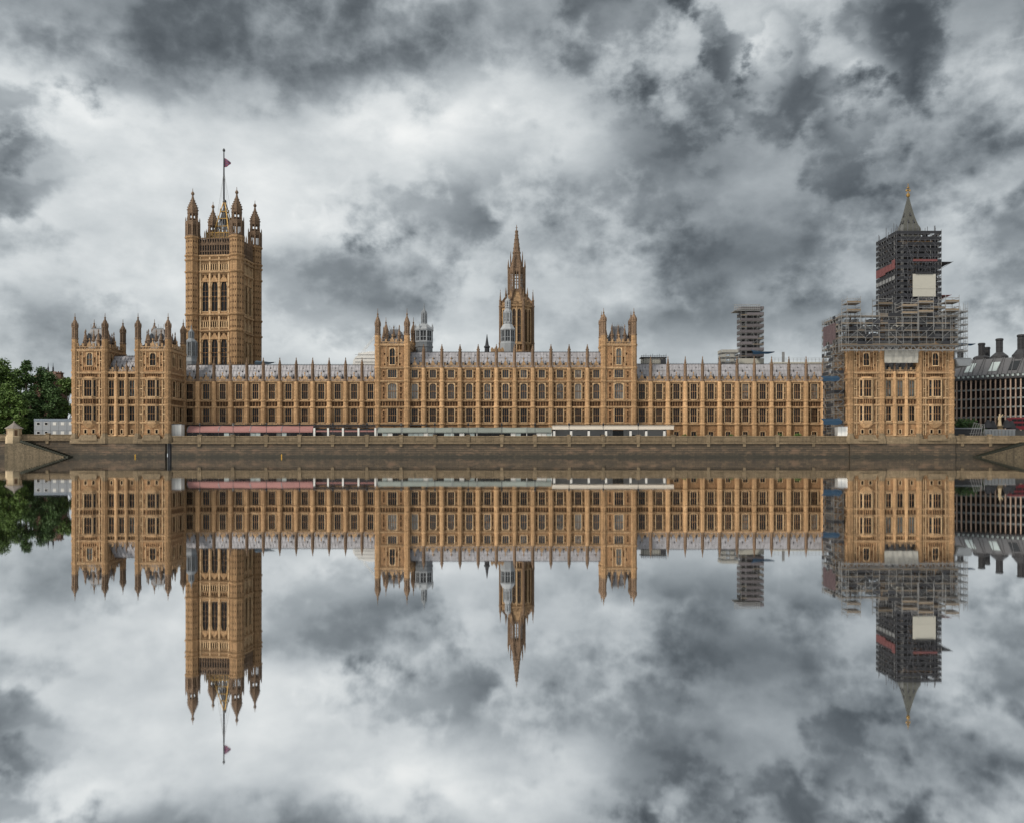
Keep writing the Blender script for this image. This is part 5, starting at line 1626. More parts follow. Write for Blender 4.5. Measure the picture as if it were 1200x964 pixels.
# grey sheeting hung over the linking block
m = MB(); n = 10; xa, xb = PX(1036, WY - .9), PX(1075.5, WY - .9); pts = []; fs = []
for i in range(n + 1):
    for j in range(4):
        u, v = i / n, j / 3
        pts.append((xa + (xb - xa) * u, WY - 1.25 + .12 * math.sin(i * 2.1 + j), PZ(425.5, WY - .9) + (PZ(410.5, WY - .9) - PZ(425.5, WY - .9)) * v))
for i in range(n):
    for j in range(3): fs.append((i * 4 + j, i * 4 + 4 + j, i * 4 + 5 + j, i * 4 + 1 + j))
m.add(pts, fs); o = m.build('sheeting', M['net_grey']); s_ = o.modifiers.new('thickness', 'SOLIDIFY'); s_.thickness = .05
tag(o, 'crumpled grey sheeting hung under the scaffold between the two stone towers', 'sheeting')


# ------------------------------------------------------------------ terrace
ty = -8.5
def tz_(py): return PZ(py, ty)
def marquee(label, px0, px1, nseg, mat, ridge_py, eave_py, pattern, name='marquee'):
    r = thing(name, label, 'marquee', (PX((px0 + px1) / 2, ty), ty, F_GND))
    cx = PX((px0 + px1) / 2, ty); zr, ze = tz_(ridge_py) - F_GND, tz_(eave_py) - F_GND
    xs = [PX(px0 + (px1 - px0) * i / nseg, ty) - cx for i in range(nseg + 1)]
    prof = [(-.25, ze - .35), (-.25, ze), (.15, ze + (zr - ze) * .45), (.9, ze + (zr - ze) * .82), (2.2, zr), (3.5, ze + (zr - ze) * .8), (4.4, ze)]
    for a, b in zip(xs[:-1], xs[1:]):
        m = MB(); n = 4; P = []
        for i in range(n + 1):
            u = i / n; sag = -.10 * math.sin(u * math.pi)
            for k, (y, z) in enumerate(prof): P.append((a + .02 + (b - a - .04) * u, y, z + (sag if 1 < k < 6 else 0)))
        q = len(prof)
        m.add(P, [(i * q + k, (i + 1) * q + k, (i + 1) * q + k + 1, i * q + k + 1) for i in range(n) for k in range(q - 1)])
        m.cur = 1
        for (y0_, z0q), (y1_, z1q) in zip(prof[1:4], prof[2:5]): m.beam((a, y0_ - .04, z0q + .03), (a, y1_ - .04, z1q + .03), .16, .1)
        m.cur = 0
        m.build('canopy', [M[mat], M['lead']], r)
    fm_ = MB()
    for x in xs: fm_.box(x - .09, x + .09, -.12, .06, 0, ze)
    fm_.box(xs[0], xs[-1], -.1, 0, ze - .08, ze + .02); fm_.box(xs[0], xs[-1], -.08, .02, 0, .55)
    fm_.build('frame', M['white'] if pattern != 'pink' else M['dark_iron'], r)
    rd = random.Random(len(label)); w = (xs[-1] - xs[0]); n = int(w / 1.55); st = w / n
    for i in range(n):
        x = xs[0] + (i + .5) * st; ms = MB()
        ms.box(-st * .46, st * .46, -.02, .02, .56, ze - .09)
        c = rd.random()
        if pattern == 'pink': mm = 'glass_dark' if c < .62 else ('clear_pvc' if c < .8 else 'glass')
        else: mm = 'glass_dark' if c < .55 else ('clear_pvc' if c < .8 else 'white')
        ms.build('side_window', M[mm], r, (x, .02, 0))
    c = MB(); c.box(xs[0], xs[-1], 4.2, 4.3, 0, ze); c.build('rear_wall', M['cream'], r)
    return r


marquee('long faded pink marquee on the terrace below the left palace wing', 219.5, 366.5, 4, 'pink', 498.2, 505, 'pink')
marquee('long pale green marquee on the terrace in the middle of the palace front', 442, 646.5, 7, 'green', 500, 505.5, 'green')

r = thing('pergola', 'dark open pergola with pink valance between the pink and green marquees', 'pergola', (PX(404, ty), ty, F_GND))
a, b = PX(367, ty) - PX(404, ty), PX(441, ty) - PX(404, ty)
m = MB()
for y in (497.6, 500.2): m.box(a, b, -.1, .05, tz_(y) - F_GND, tz_(y) - F_GND + .16)
for i in range(22):
    x0_, x1_ = a + (b - a) * i / 22, a + (b - a) * (i + 1) / 22
    z0_, z1_ = tz_(500.2) - F_GND, tz_(497.6) - F_GND
    m.beam((x0_, -.03, z0_ if i % 2 else z1_), (x1_, -.03, z1_ if i % 2 else z0_), .09, .09)
    m.box(x0_ - .05, x0_ + .05, .05, 4, z0_ + .3, z0_ + .45)
m.box(a, b, 3.9, 4.0, 0, 3.6)
m.build('roof_truss', M['dark_iron'], r)
m = MB(); m.box(a + .1, b - .1, -.06, -.01, tz_(505.6) - F_GND, tz_(503.8) - F_GND); m.build('valance', M['pink'], r)
for p_ in (368.5, 384.6, 402, 420.2, 440):
    m = MB(); x = PX(p_, ty) - PX(404, ty); m.box(-.28, .28, -.2, .2, 0, tz_(501) - F_GND); m.box(-.34, .34, -.26, .26, 0, .3); m.build('post', M['white'], r, (x, -.1, 0))

r = thing('canopy', 'long flat cream canopy on white posts below the second square tower', 'canopy', (PX(718.5, ty), ty, F_GND))
cxx = PX(718.5, ty); a, b = PX(647.5, ty) - cxx, PX(789.5, ty) - cxx
z0_, z1_ = tz_(502.7) - F_GND, tz_(498.2) - F_GND
m = MB(); m.box(a, b, -.3, 4.2, z0_, z1_ - .16); m.box(a - .1, b + .1, -.42, 4.3, z1_ - .157, z1_); m.build('roof_slab', M['cream'], r)
m = MB(); m.box(a, PX(719.5, ty) - cxx, 3.6, 3.9, 0, z0_ - .003); m.box(PX(732.5, ty) - cxx, b - 1.5, 3.6, 3.9, 0, z0_ - .003)
m.build('rear_wall', M['cabin'], r)
m = MB(); m.box(PX(719.5, ty) - cxx, PX(732.5, ty) - cxx, 3.9, 4.0, 0, z0_ - .1); m.box(PX(725.8, ty) - cxx, PX(726.3, ty) - cxx, 3.8, 3.899, 0, z0_ - .1); m.build('doorway', M['glass_dark'], r)
pm = MB(); pm.box(-.33, .33, -.3, .3, 0, z0_ - .45); pm.box(-.4, .4, -.36, .36, 0, .25); pme = pm.mesh('post', M['white'])
bm_ = MB(); bm_.box(-.25, .25, -.34, .25, z0_ - .449, z0_ - .003); bme = bm_.mesh('bracket', M['dark_iron'])
for p_ in (649.5, 669.3, 690, 710.3, 739, 757.4, 778.7):
    o = link('post', pme, r, (PX(p_, ty) - cxx, .35, 0)); link('bracket', bme, o)
for p_, h in ((678.5, 1.3), (697.5, 1.0), (706, 1.6), (742.5, 1.4), (772, .9)):
    m = MB(); m.box(-.6, .6, -.25, .25, 0, h); m.box(-.7, .7, -.3, .3, h, h + .12)
    tag(m.build('bar_counter', M['glass_dark'], None, (PX(p_, ty), ty + 1.6, F_GND)),
        {678.5: 'dark cabinet under the cream canopy, left of the first bay of posts', 697.5: 'low dark cabinet under the cream canopy, between the third and fourth white posts', 706: 'tall dark cabinet just left of the fourth white post of the cream canopy', 742.5: 'dark cabinet right of the dark doorway under the cream canopy', 772: 'low dark cabinet beside the last white post of the cream canopy'}[p_], 'cabinet')

m = MB(); xa, xb = PX(219, -2.2), PX(500, -2.2)
m.box(xa, xb, -2.3, -2.2, 10.0, 10.12); m.box(xa, xb, -2.3, -2.2, 10.55, 10.62)
for i in range(46): x = xa + (xb - xa) * i / 45; m.box(x - .05, x + .05, -2.295, -2.205, 9.2 if i % 3 == 0 else 10.0, 10.55)
m.box(xa, xb, -2.3, -.9, 9.9, 9.98)
tag(m.build('walkway_railing', M['dark_iron']), 'thin dark gantry railing running behind the pink marquee and pergola', 'railing')
m = MB(); xa, xb = PX(652, -2.2), PX(786, -2.2)
for zz_ in (11.0, 11.5): m.box(xa, xb, -3.3, -3.24, zz_ - 1.6, zz_ - 1.54)
for i in range(40): x = xa + (xb - xa) * i / 39; m.box(x - .03, x + .03, -3.3, -3.25, 9.05, 10.2)
tag(m.build('roof_railing', M['steel']), 'fine metal railing on top of the cream canopy', 'railing')


def white_box(name, label, px0, px1, py0, y, py1=None, panels=3):
    r = thing(name, label, 'cabin', (PX((px0 + px1) / 2, y), y, F_GND))
    hw_ = (PX(px1, y) - PX(px0, y)) / 2; h = PZ(py0, y) - F_GND
    m = MB(); m.box(-hw_, hw_, 0, 2.6, 0, h - .15); m.build('body', M['white'], r)
    m = MB(); m.box(-hw_ - .1, hw_ + .1, -.12, 2.7, h - .147, h); m.build('roof', M['cabin'], r)
    m = MB()
    for i in range(1, panels): x = -hw_ + 2 * hw_ * i / panels; m.box(x - .03, x + .03, -.03, -.003, .05, h - .2)
    m.box(-hw_, hw_, -.04, -.004, .02, .14); m.build('panel_joint', M['cabin'], r)


white_box('cabin', 'small white cabin at the left end of the terrace beside the pink marquee', 200.7, 212.3, 496.6, -11)
white_box('site_hut', 'white site hut at the foot of the corner scaffold', 982, 994.3, 499.2, -12.85)

# lamps on the parapet piers
ord_ = 'first second third fourth fifth sixth seventh eighth ninth tenth eleventh twelfth thirteenth fourteenth'.split()
def lamp_proto():
    r = thing('terrace_lamp', '', 'lamp', (0, 0, 0), 0, 'lamps along the terrace parapet')
    m = MB(); m.lathe([(.2, 0), (.2, .25), (.09, .45), (.06, 2.5), (.1, 2.55)], 8); m.box(-.35, .35, -.03, .03, 2.2, 2.26); m.build('lamp_post', M['dark_iron'], r)
    m = MB(); m.lathe([(.1, 2.55), (.26, 2.75), (.3, 3.1), (.28, 3.2)], 8); o = m.build('lantern', M['glass'], r)
    m = MB(); m.lathe([(.34, 3.2), (.2, 3.4), (.05, 3.6), (.02, 3.8)], 8); m.build('lantern_cap', M['dark_iron'], o)
    return r


lp = lamp_proto()
for i, p_ in enumerate(pier_px[:14]):
    o = lp if i == 0 else copy_tree(lp)
    o.location = (PX(p_, WY), WY + .15, Zt + .36)
    where = 'the pink marquee' if p_ < 366 else ('the dark pergola' if p_ < 441 else ('the green marquee' if p_ < 646 else 'the cream canopy'))
    o['label'] = f'{ord_[i]} black lamp post from the white cabin along the parapet, before {where}'


# ------------------------------------------------------------------ trees and shrubs
def crown(name, mat, parent, clumps, leaf, per, seed, zsq=.8):
    rd = random.Random(seed); rn = np.random.RandomState(seed)
    V = []; Fc = []
    for (cx_, cy_, cz_, cr_) in clumps:
        n = int(per * cr_ ** 2)
        d = rn.normal(size=(n, 3)); d /= np.linalg.norm(d, axis=1)[:, None]
        rad = cr_ * (rn.rand(n) ** .45) * (1 + .18 * rn.normal(size=n))
        c = d * rad[:, None]; c[:, 2] *= zsq
        c += (cx_, cy_, cz_)
        a = rn.normal(size=(n, 3)) ; a[:, 2] *= .5; a /= np.linalg.norm(a, axis=1)[:, None]
        b = np.cross(a, rn.normal(size=(n, 3))); b /= np.linalg.norm(b, axis=1)[:, None]
        s = leaf * (.6 + .8 * rn.rand(n))[:, None]
        o = len(V)
        q = np.stack([c - a * s, c + b * s * .55, c + a * s, c - b * s * .55], 1).reshape(-1, 3)
        V.extend(map(tuple, q)); Fc.extend([(o + 4 * i, o + 4 * i + 1, o + 4 * i + 2, o + 4 * i + 3) for i in range(n)])
    me = bpy.data.meshes.new(name); me.from_pydata(V, [], Fc); me.materials.append(mat); me.update()
    return link(name, me, parent)


def tree(name, label, px_, y, top_py, rpx, mat, base, seed, low=.28, leaf=.5, shape='round'):
    d = (y + 270) / 1000; x = PX(px_, y); h = PZ(top_py, y) - base; rr = rpx * d
    r = thing(name, label, 'tree', (x, y, base), 0, 'trees in the riverside gardens')
    rd = random.Random(seed); m = MB()
    m.lathe([(h * .028, -.3), (h * .02, h * .12), (h * .015, h * .5), (h * .006, h * .85)], 8)
    cl = []
    for i in range(22):
        u = rd.random(); a = rd.random() * 6.283; z = low + (1 - low) * u
        env = math.sin(math.pi * min(1, (z - low) / (1 - low) * .86 + .14)) ** .7 if shape == 'round' else (1.05 - (z - low) / (1 - low)) ** .8
        q = rr * env * (.35 + .6 * rd.random() ** .5)
        cr = rr * rd.uniform(.32, .5) * (1.0 if shape == 'round' else .5 + .6 * (1 - u))
        p = (q * math.cos(a), q * math.sin(a) * .8, h * z - cr * .6)
        cl.append((*p, cr))
        if i % 2 == 0: m.beam((0, 0, max(h * .15, p[2] * .55)), p, h * .008, h * .008)
    cl.append((0, 0, h * .93 - rr * .3, rr * .36)); cl.append((rr * .1, 0, h * .75, rr * .5)); cl.append((0, 0, h * .5, rr * .6))
    m.build('trunk', M['bark'], r)
    crown('crown', M[mat], r, cl, leaf * .78, 70, seed)


trees = [
    ('plane_tree', 'tall mid green tree at the far left edge behind the kiosk', 2, 22, 421, 22, 'leaf', 1, .2, 'round'),
    ('plane_tree', 'tall dark tree with a pointed top between the kiosk and the grey cabins', 31, 26, 419.5, 17, 'leaf_dark', 2, .15, 'cone'),
    ('plane_tree', 'broad dark tree directly above the left end of the grey cabins', 50, 30, 428, 18, 'leaf_dark', 3, .15, 'round'),
    ('plane_tree', 'mid green tree pressed against the palace corner above the grey cabins', 78, 24, 439, 13, 'leaf', 4, .15, 'round'),
    ('plane_tree', 'small dark tree in the middle above the grey cabins, below the chimney', 64, 20, 452, 14, 'leaf_dark', 5, .12, 'round'),
    ('plane_tree', 'mid green tree filling the gap behind the bright tree and the pointed dark tree', 19, 32, 427, 16, 'leaf', 21, .15, 'round'),
    ('young_tree', 'bright yellow green tree right behind the little stone kiosk', 10, 10, 449, 17, 'leaf_light', 6, .3, 'round'),
    ('young_tree', 'low bright green bush-like tree right of the kiosk roof', 23, 6, 469, 9, 'leaf_light', 7, .35, 'round'),
    ('plane_tree', 'dark shady tree low behind the gap between kiosk and cabins', 36, 18, 455, 15, 'leaf_dark', 8, .1, 'round'),
    ('plane_tree', 'mid green tree partly cut off by the left picture edge', -22, 16, 428, 24, 'leaf', 9, .2, 'round'),
    ('young_tree', 'yellowish tree partly cut off at the left edge, below the tall mid green tree', -12, 8, 456, 16, 'leaf_light', 10, .3, 'round'),
]
for (nm, lb, px_, y, tp, rp, mt, sd_, lo, sh) in trees: tree(nm, lb, px_, y, tp, rp, mt, 5.0, sd_, lo, .5, sh)


def shrub(label, px_, y, top_py, rpx, base, mat, seed, leaf=.22):
    d = (y + 270) / 1000; h = PZ(top_py, y) - base; rr = rpx * d; rd = random.Random(seed)
    r = thing('shrub', label, 'shrub', (PX(px_, y), y, base))
    m = MB()
    for i in range(5): m.beam((0, 0, -.1), (rd.uniform(-.5, .5) * rr, rd.uniform(-.5, .5) * rr, h * .7), .06, .06)
    m.build('stems', M['bark'], r)
    cl = [(rd.uniform(-.6, .6) * rr, rd.uniform(-.5, .5) * rr, h * rd.uniform(.35, .7), max(.35, min(rr, h) * rd.uniform(.4, .6))) for _ in range(9)]
    crown('foliage', M[mat], r, cl, leaf, 110 if rr < 2.5 else 50, seed)


for i, (p_, tp, rp, mt, lb) in enumerate(((801.5, 506.2, 3.4, 'leaf', 'small green terrace shrub just right of the cream canopy'), (858, 506.8, 3, 'leaf', 'dark green terrace shrub under the right wing, left of the low pale shrubs'),
        (914, 505.5, 3.6, 'leaf', 'bushy terrace shrub before a small ground window near the corner scaffold'), (934, 506.5, 5, 'leaf_light', 'wide yellow green terrace shrub nearest the corner scaffold'),
        (815, 507.5, 2.5, 'leaf_dark', 'small dark terrace shrub, second from the cream canopy'), (878, 507.2, 2.6, 'leaf', 'rounded terrace shrub in the middle of the right wing'))):
    shrub(lb, p_, -7, tp, rp, F_GND, mt, 60 + i)
shrub('large dark bush growing at the right foot of the scaffolded stone block', 1134, 2, 486.5, 16, 5.6, 'leaf_dark', 70, .4)
shrub('small dark bush between the dark office block and the lattice gangway', 1152, 4, 493, 6, 5.6, 'leaf_dark', 71, .35)

# ------------------------------------------------------------------ left bank: cabins, kiosk, far house
cyb = 3.0
r = thing('site_cabins', 'two-storey pale grey stacked site cabins beside the palace corner', 'cabins', (PX(64, cyb), cyb, 5.0))
hw_ = (PX(88, cyb) - PX(40, cyb)) / 2; h = PZ(490.3, cyb) - 5
m = MB(); m.box(-hw_, hw_, 0, 5, 0, h - .8); m.build('body', M['cabin'], r)
m = MB(); m.box(-hw_ - .05, hw_ + .05, -.06, 5.1, h - .797, h); m.build('fascia', M['cabin_dark'] if 'cabin_dark' in M else M['lead'], r)
jm = MB()
for i in range(1, 5): x = -hw_ + 2 * hw_ * i / 5; jm.box(x - .04, x + .04, -.03, -.003, .05, h - .81)
jm.box(-hw_, hw_, -.03, -.004, h * .47, h * .47 + .08); jm.build('joint', M['lead'], r)
for row, (ya, yb) in enumerate(((494.6, 497.4), (505.2, 508.0))):
    for i, p_ in enumerate((45, 54.2, 64, 73.4, 83)):
        m = MB(); z0_ = PZ(yb, cyb) - 5; z1_ = PZ(ya, cyb) - 5
        m.box(-.55, .55, -.06, -.004, z0_ - .12, z1_ + .08)
        o = m.build('window', M['white'], r, (PX(p_, cyb) - PX(64, cyb), 0, 0))
        g_ = MB(); g_.box(-.45, .45, -.075, -.061, z0_, z1_); g_.build('shutter' if i > 1 else 'pane', M['white'] if i > 1 else M['glass_dark'], o)

kyb = WY - .2
r = thing('stone_kiosk', 'tiny eight-sided stone kiosk with pyramid roof at the top of the river steps', 'kiosk', (PX(16.5, kyb), kyb, PZ(514.5, kyb)))
b0 = PZ(514.5, kyb); kr = 2.05; ke = PZ(501.8, kyb) - b0
m = MB(); m.lathe([(kr * 1.12, -2), (kr * 1.12, .9), (kr, 1.1), (kr, ke - .25), (kr * 1.12, ke - .1), (kr * 1.12, ke)], 8); m.build('wall', M['pale_stone'] if 'pale_stone' in M else M['plinth'], r)
m = MB(); m.lathe([(kr * 1.3, ke + .003), (kr * .75, ke + .75), (.3, PZ(495, kyb) - b0), (.22, PZ(494.4, kyb) - b0), (.3, PZ(494, kyb) - b0), (.02, PZ(492.6, kyb) - b0)], 8); m.build('roof', M['kiosk_roof'] if 'kiosk_roof' in M else M['slate'], r)
apo = kr * math.cos(math.pi / 8)
for ang, z0_, z1_, w_, nm in ((-45, 1.35, 2.75, .9, 'window'), (45, .2, 2.8, .85, 'door')):
    m = MB(RZ(ang)); m.box(-w_ / 2, w_ / 2, -apo - .04, -apo + .05, z0_, z1_); m.build(nm, M['oak'] if 'oak' in M else M['dark_iron'], r)

hy = 70
r = thing('brick_house', 'brown roofed brick house with tall chimney showing above the garden trees', 'house', (PX(52, hy), hy, 5))
m = MB(); m.box(-5, 4, 1, 9, 0, 26); m.build('wall', M['brick'], r)
m = MB(); zr = PZ(434, hy) - 5; m.add([(-6, -.5, 25.5), (5, -.5, 25.5), (5, 10.5, 25.5), (-6, 10.5, 25.5), (-3, 5, zr), (2, 5, zr)], [(0, 1, 5, 4), (1, 2, 5), (2, 3, 4, 5), (3, 0, 4), (3, 2, 1, 0)])
m.build('roof', M['tile'], r)
m = MB(); x = PX(65.3, hy) - PX(52, hy); m.box(x - .95, x + .95, 2, 4, 20, PZ(437, hy) - 5); m.box(x - 1.2, x + 1.2, 1.7, 4.3, PZ(437, hy) - 4.998, PZ(436, hy) - 5)
for q in (-.5, .5): m.lathe([(.3, PZ(436, hy) - 5), (.24, PZ(434.5, hy) - 5)], 8, x + q, 3)
m.build('chimney', M['brick'], r)
for q in (-1.2, .8):
    m = MB(); m.lathe([(.35, zr - .5), (.3, zr + 1.5), (.12, zr + 2), (.04, zr + 3.4)], 6, q, 5); m.build('roof_finial', M['dark_iron'], r)

# ------------------------------------------------------------------ right bank: office block, bridge end
A = Vector((PX(1105, 77), 77, 0)); B = Vector((PX(1240, 50), 50, 0))
ang = math.atan2(B.y - A.y, B.x - A.x); Ln = (B - A).length
r = thing('office_block', 'dark bronze office block with stone piers, ribbed roof and row of big chimneys', 'office block', tuple(A), ang)
inv = (Matrix.Translation(A) @ Matrix.Rotation(ang, 4, 'Z')).inverted()
nb = 23; st = Ln / nb; ez = 30.4
c = MB(); c.box(0, Ln, .5, 24, 5, ez); c.build('core', M['bronze'], r)
pm = MB(); pm.box(-.26, .26, -.55, .5, 5, 18); pm.box(-.22, .22, -.5, .5, 18, ez - .4)
for z in (12.2, 15.8, 19.3, 22.8, 26.3): pm.box(-.34, .34, -.68, -.5, z, z + .35)
pme = pm.mesh('stone_pier', M['pier'])
bm_ = MB(); gm = MB(); hw_ = st / 2 - .24
for z in (12.0, 15.6, 19.1, 22.6, 26.1):
    gm.box(-hw_, hw_, -.12, .5, z - .35, z + .25)
    bm_.box(-hw_, hw_, .2, .48, z + .25, z + 3.1)
    bm_.box(-hw_ * .45, hw_ * .45, -.2, .2, z + .7, z + 2.9)
bme = bm_.mesh('window_bay', M['glass_dark']); gme = gm.mesh('balcony_band', M['band'])
for i in range(nb + 1):
    link('stone_pier', pme, r, (i * st, 0, 0))
    if i < nb:
        o = link('window_bay', bme, r, ((i + .5) * st, 0, 0)); link('balcony_band', gme, o)
m = MB(); m.box(-.3, Ln + .3, -1.0, .5, ez - .4, ez); m.build('cornice', M['bronze'], r)
rz1, ry1 = 39.0, 9.0
m = MB(); m.quad((0, -.9, ez + .003), (Ln, -.9, ez + .003), (Ln, ry1, rz1), (0, ry1, rz1)); m.quad((0, ry1, rz1), (Ln, ry1, rz1), (Ln, 24, ez), (0, 24, ez))
m.add([(0, -.9, ez), (0, ry1, rz1), (0, 24, ez)], [(0, 1, 2)]); m.add([(Ln, -.9, ez), (Ln, ry1, rz1), (Ln, 24, ez)], [(2, 1, 0)])
for i in range(nb + 1):
    m.beam((i * st, -.9, ez + .2), (i * st + (.6 if i % 2 else -.6), ry1, rz1 + .2), .22, .4)
ro = m.build('roof', M['office_roof'] if 'office_roof' in M else M['slate'], r)
for i in range(nb):
    m = MB(); x = (i + .5) * st
    m.box(x - .55, x + .55, -.8, .9, ez + .1, ez + 1.5); o = m.build('dormer', M['bronze'], r)
    g_ = MB(); g_.box(x - .42, x + .42, -.83, -.803, ez + .45, ez + 1.3); g_.build('pane', M['clear_pvc'], o)
for i in (4, 9, 13, 18):
    m = MB(); xa, xb = i * st + .3, (i + 2) * st - .3
    def on(u, dz=.28): return (-.9 + (ry1 + .9) * u, ez + (rz1 - ez) * u + dz)
    (ya, za), (yb, zb) = on(.34), on(.78)
    m.add([(xa, ya, za), (xb, ya, za), (xb + .5, yb, zb), (xa + .5, yb, zb), (xa, ya, za - .2), (xb, ya, za - .2), (xb + .5, yb, zb - .2), (xa + .5, yb, zb - .2)],
          [(0, 1, 2, 3), (7, 6, 5, 4), (0, 4, 5, 1), (1, 5, 6, 2), (2, 6, 7, 3), (3, 7, 4, 0)])
    m.build('skylight', M['clear_pvc'] if i != 13 else M['glass'], r)
for (px_, dd, top, base, cone, rr) in ((1150.3, 352, 402.3, 417, 419.5, 1.15), (1156.8, 356, 407, 422, 424, 1.0), (1171.2, 345, 397, 413.5, 418, 1.2), (1196.6, 338, 392.3, 410, 416, 1.25), (1222, 331, 387, 406, 413, 1.3), (1125.5, 360, 410, 420, 424.5, 1.1)):
    w = Vector(((px_ - 600) * dd / 1000, dd - 270, 0)); l = inv @ w; m = MB()
    zf = lambda py: CAM_H + (HORIZON - py) * dd / 1000
    m.lathe([(3.4, zf(cone) - 2.5), (3.2, zf(cone)), (2.7, zf(cone) + .5), (rr * 1.25, zf(base)), (rr, zf(base) + .2), (rr, zf(top) - 1.0), (rr * 1.22, zf(top) - .8), (rr * 1.22, zf(top) - .2), (rr, zf(top))], 14, l.x, l.y)
    for k in range(10):
        a_ = k * .6283; m.beam((l.x + rr * 1.02 * math.cos(a_), l.y + rr * 1.02 * math.sin(a_), zf(base)), (l.x + rr * 1.02 * math.cos(a_), l.y + rr * 1.02 * math.sin(a_), zf(top) - .9), .12, .12)
    for q in (.35, .65): z = zf(base) + (zf(top) - zf(base)) * q; m.lathe([(rr * 1.08, z), (rr * 1.08, z + .2)], 14, l.x, l.y)
    m.build('chimney', M['bronze'], r)

m = MB(); m.quad((PX(1140, 6), 6, 8.6), (420, 6, 8.6), (420, 40, 8.6), (PX(1140, 40), 40, 8.6)); m.quad((PX(1140, 6), 6, 8.6), (PX(1140, 6), 6, 5.004), (420, 6, 5.004), (420, 6, 8.6))
structure(m.build('bridge_road', M['asphalt']))
r = thing('dark_shelter', 'low black boarded shelter at the foot of the large dark bush', 'shelter', (PX(1134, -6), -6, 5.0))
hw_ = PX(1150, -6) - PX(1134, -6); m = MB(); m.box(-hw_, hw_, 0, 4, 0, PZ(501.5, -6) - 5.2); m.build('body', M['dark_iron'], r)
m = MB(); m.box(-hw_, hw_, -.4, 4.2, PZ(501.5, -6) - 5.197, PZ(500.7, -6) - 5); m.build('roof', M['lead'], r)
r = thing('gangway', 'pale lattice gangway frame rising above the river wall by the dark bush', 'gangway', (PX(1145, -10), -10, 5.0))
m = MB(); z1_ = PZ(494, -10) - 5
for i in range(6): m.beam((-2.6 + i * .8, 0, 0), (-.8 + i * .62, 0, z1_ - .3 * i), .09, .09)
m.beam((-2.8, 0, .9), (2.2, 0, 1.2), .09, .09); m.beam((-2.4, 0, 2.2), (2.2, 0, 2.5), .09, .09); m.beam((-1, 0, z1_ - .2), (2.2, 0, z1_ - .9), .09, .09)
for x in (1.4, 2.2): m.box(x - .06, x + .06, -.06, .06, 0, z1_ - .6)
m.build('lattice', M['steel'], r)
r = thing('barrier', 'grey panelled barrier along the embankment under the red bus', 'barrier', (PX(1172, -8), -8, 5.0))
hw_ = PX(1190, -8) - PX(1172, -8); z1_ = PZ(503.4, -8) - 5; m = MB()
for i in range(9): x = -hw_ + 2 * hw_ * i / 9; m.box(x + .08, x + 2 * hw_ / 9 - .08, 0, .08, .2, z1_)
m.build('panel', M['lead'], r)
m = MB(); m.box(-hw_, hw_, -.08, .16, z1_ + .003, z1_ + .2); m.build('top_rail', M['pale_lead'], r)
for i, p_ in enumerate((1157.5, 1163, 1179.5, 1185)):
    r = thing('sun_canopy', ('black kiosk canopy left of the statue, nearest the bush', 'black kiosk canopy just left of the statue', 'black kiosk canopy just right of the statue', 'black kiosk canopy half under the red bus')[i], 'canopy', (PX(p_, -2), -2, 5.0), 0, 'black kiosk canopies by the bridge')
    m = MB(); h = PZ(491.5 + i % 2, -2) - 5; m.frustum(-1.0, 1.0, -1, 1, h - 2.2, -.35, .35, -.35, .35, h); m.box(-1.0, 1.0, -1, 1, h - 2.6, h - 2.203); m.build('canvas', M['net'], r)
    m = MB(); m.box(-.08, .08, -.08, .08, 0, h - 2.61); m.box(-.8, .8, -.7, .7, 0, 1.6); m.build('stand', M['dark_iron'], r)
r = thing('statue', 'weathered pale statue on a stone plinth between the black canopies', 'statue', (PX(1171.5, -1), -1, 5.0))
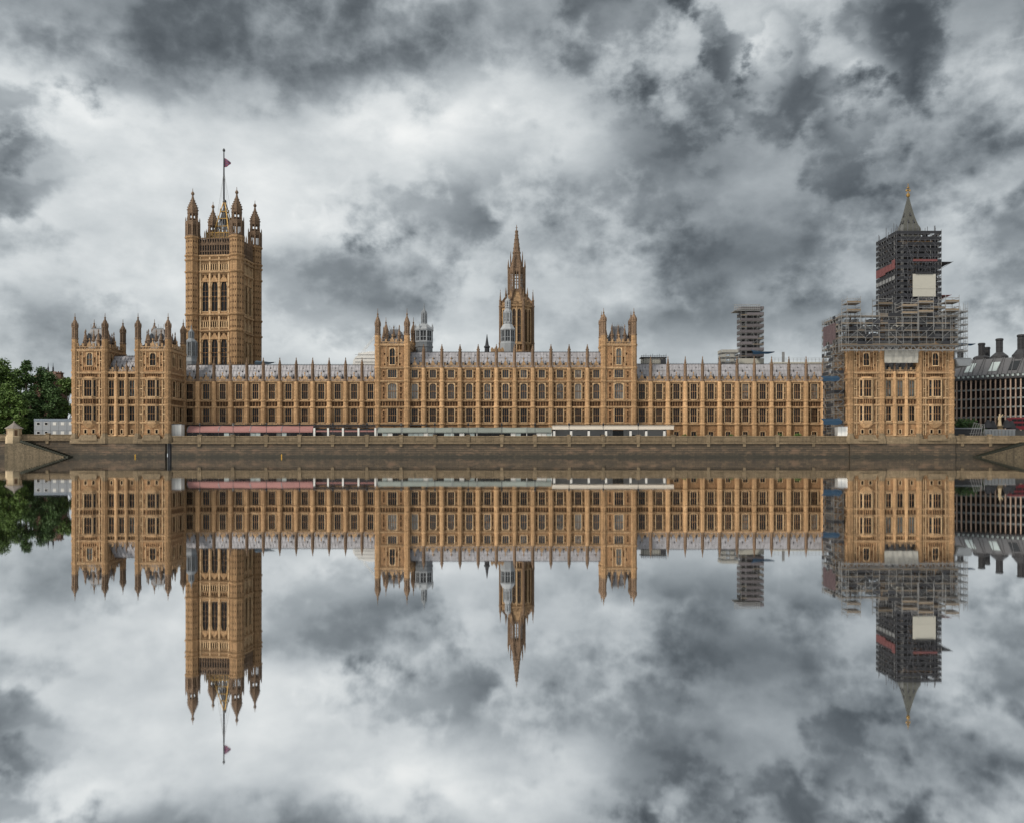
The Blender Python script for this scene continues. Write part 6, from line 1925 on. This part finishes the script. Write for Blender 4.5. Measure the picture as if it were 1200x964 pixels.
h = PZ(484, -1) - 5; m = MB(); m.frustum(-1.0, 1.0, -.9, .9, 0, -.8, .8, -.7, .7, h * .52); m.box(-1.0, 1.0, -.9, .9, h * .52 + .002, h * .56); m.build('plinth', M['plinth'], r)
m = MB(); z = h * .56; m.lathe([(.62, z), (.5, z + 1.0), (.36, z + 1.9), (.42, z + 2.3), (.5, z + 2.7), (.2, z + 3.0), (.22, z + 3.15), (.28, z + 3.35), (.2, z + 3.6), (.02, z + 3.72)], 10)
m.beam((.4, 0, z + 2.7), (.95, -.1, z + 3.5), .2, .2); m.beam((-.4, 0, z + 2.6), (-.6, -.3, z + 1.7), .22, .22); m.build('figure', M['pale_stone'] if 'pale_stone' in M else M['plinth'], r)

by = 12
r = thing('double_decker_bus', 'red double-decker bus on the bridge approach at the right edge', 'bus', (PX(1204, by), by, 8.6))
m = MB(); m.box(-5.4, 5.4, 0, 2.5, .5, 2.0); m.box(-5.4, 5.4, .02, 2.48, 2.0, 2.6); m.box(-5.4, 5.4, 0, 2.5, 2.6, 3.1); m.box(-5.35, 5.35, .02, 2.48, 3.1, 3.9); m.box(-5.4, 5.4, 0, 2.5, 3.9, 4.3); m.frustum(-5.4, 5.4, 0, 2.5, 4.3, -5.2, 5.2, .2, 2.3, 4.42)
m.build('body', M['red'], r)
for z0_, z1_ in ((1.6, 2.5), (3.12, 3.85)):
    for i in range(6): m = MB(); m.box(-5.1 + i * 1.72, -5.1 + i * 1.72 + 1.55, -.03, -.003, z0_, z1_); m.build('window', M['glass_dark'], r)
for x in (-3.4, 3.2):
    m = MB(Matrix.Translation((x, .0, .5)) @ Matrix.Rotation(R(90), 4, 'X')); m.lathe([(.5, -.3), (.5, .05)], 16); m.build('wheel', M['dark_iron'], r)

for p_, lb in ((158.5, 'small yellow mooring marker at the waterline below the garden-end towers'), (330, 'small yellow mooring marker at the waterline below the pink marquee')):
    m = MB(); m.lathe([(.13, -.6), (.13, .75), (.04, .95)], 8); m.box(-.2, .2, -.05, .05, .4, .55)
    tag(m.build('mooring_marker', M['yellow'], None, (PX(p_, WY - 1.4), WY - 1.4, 0)), lb, 'marker')
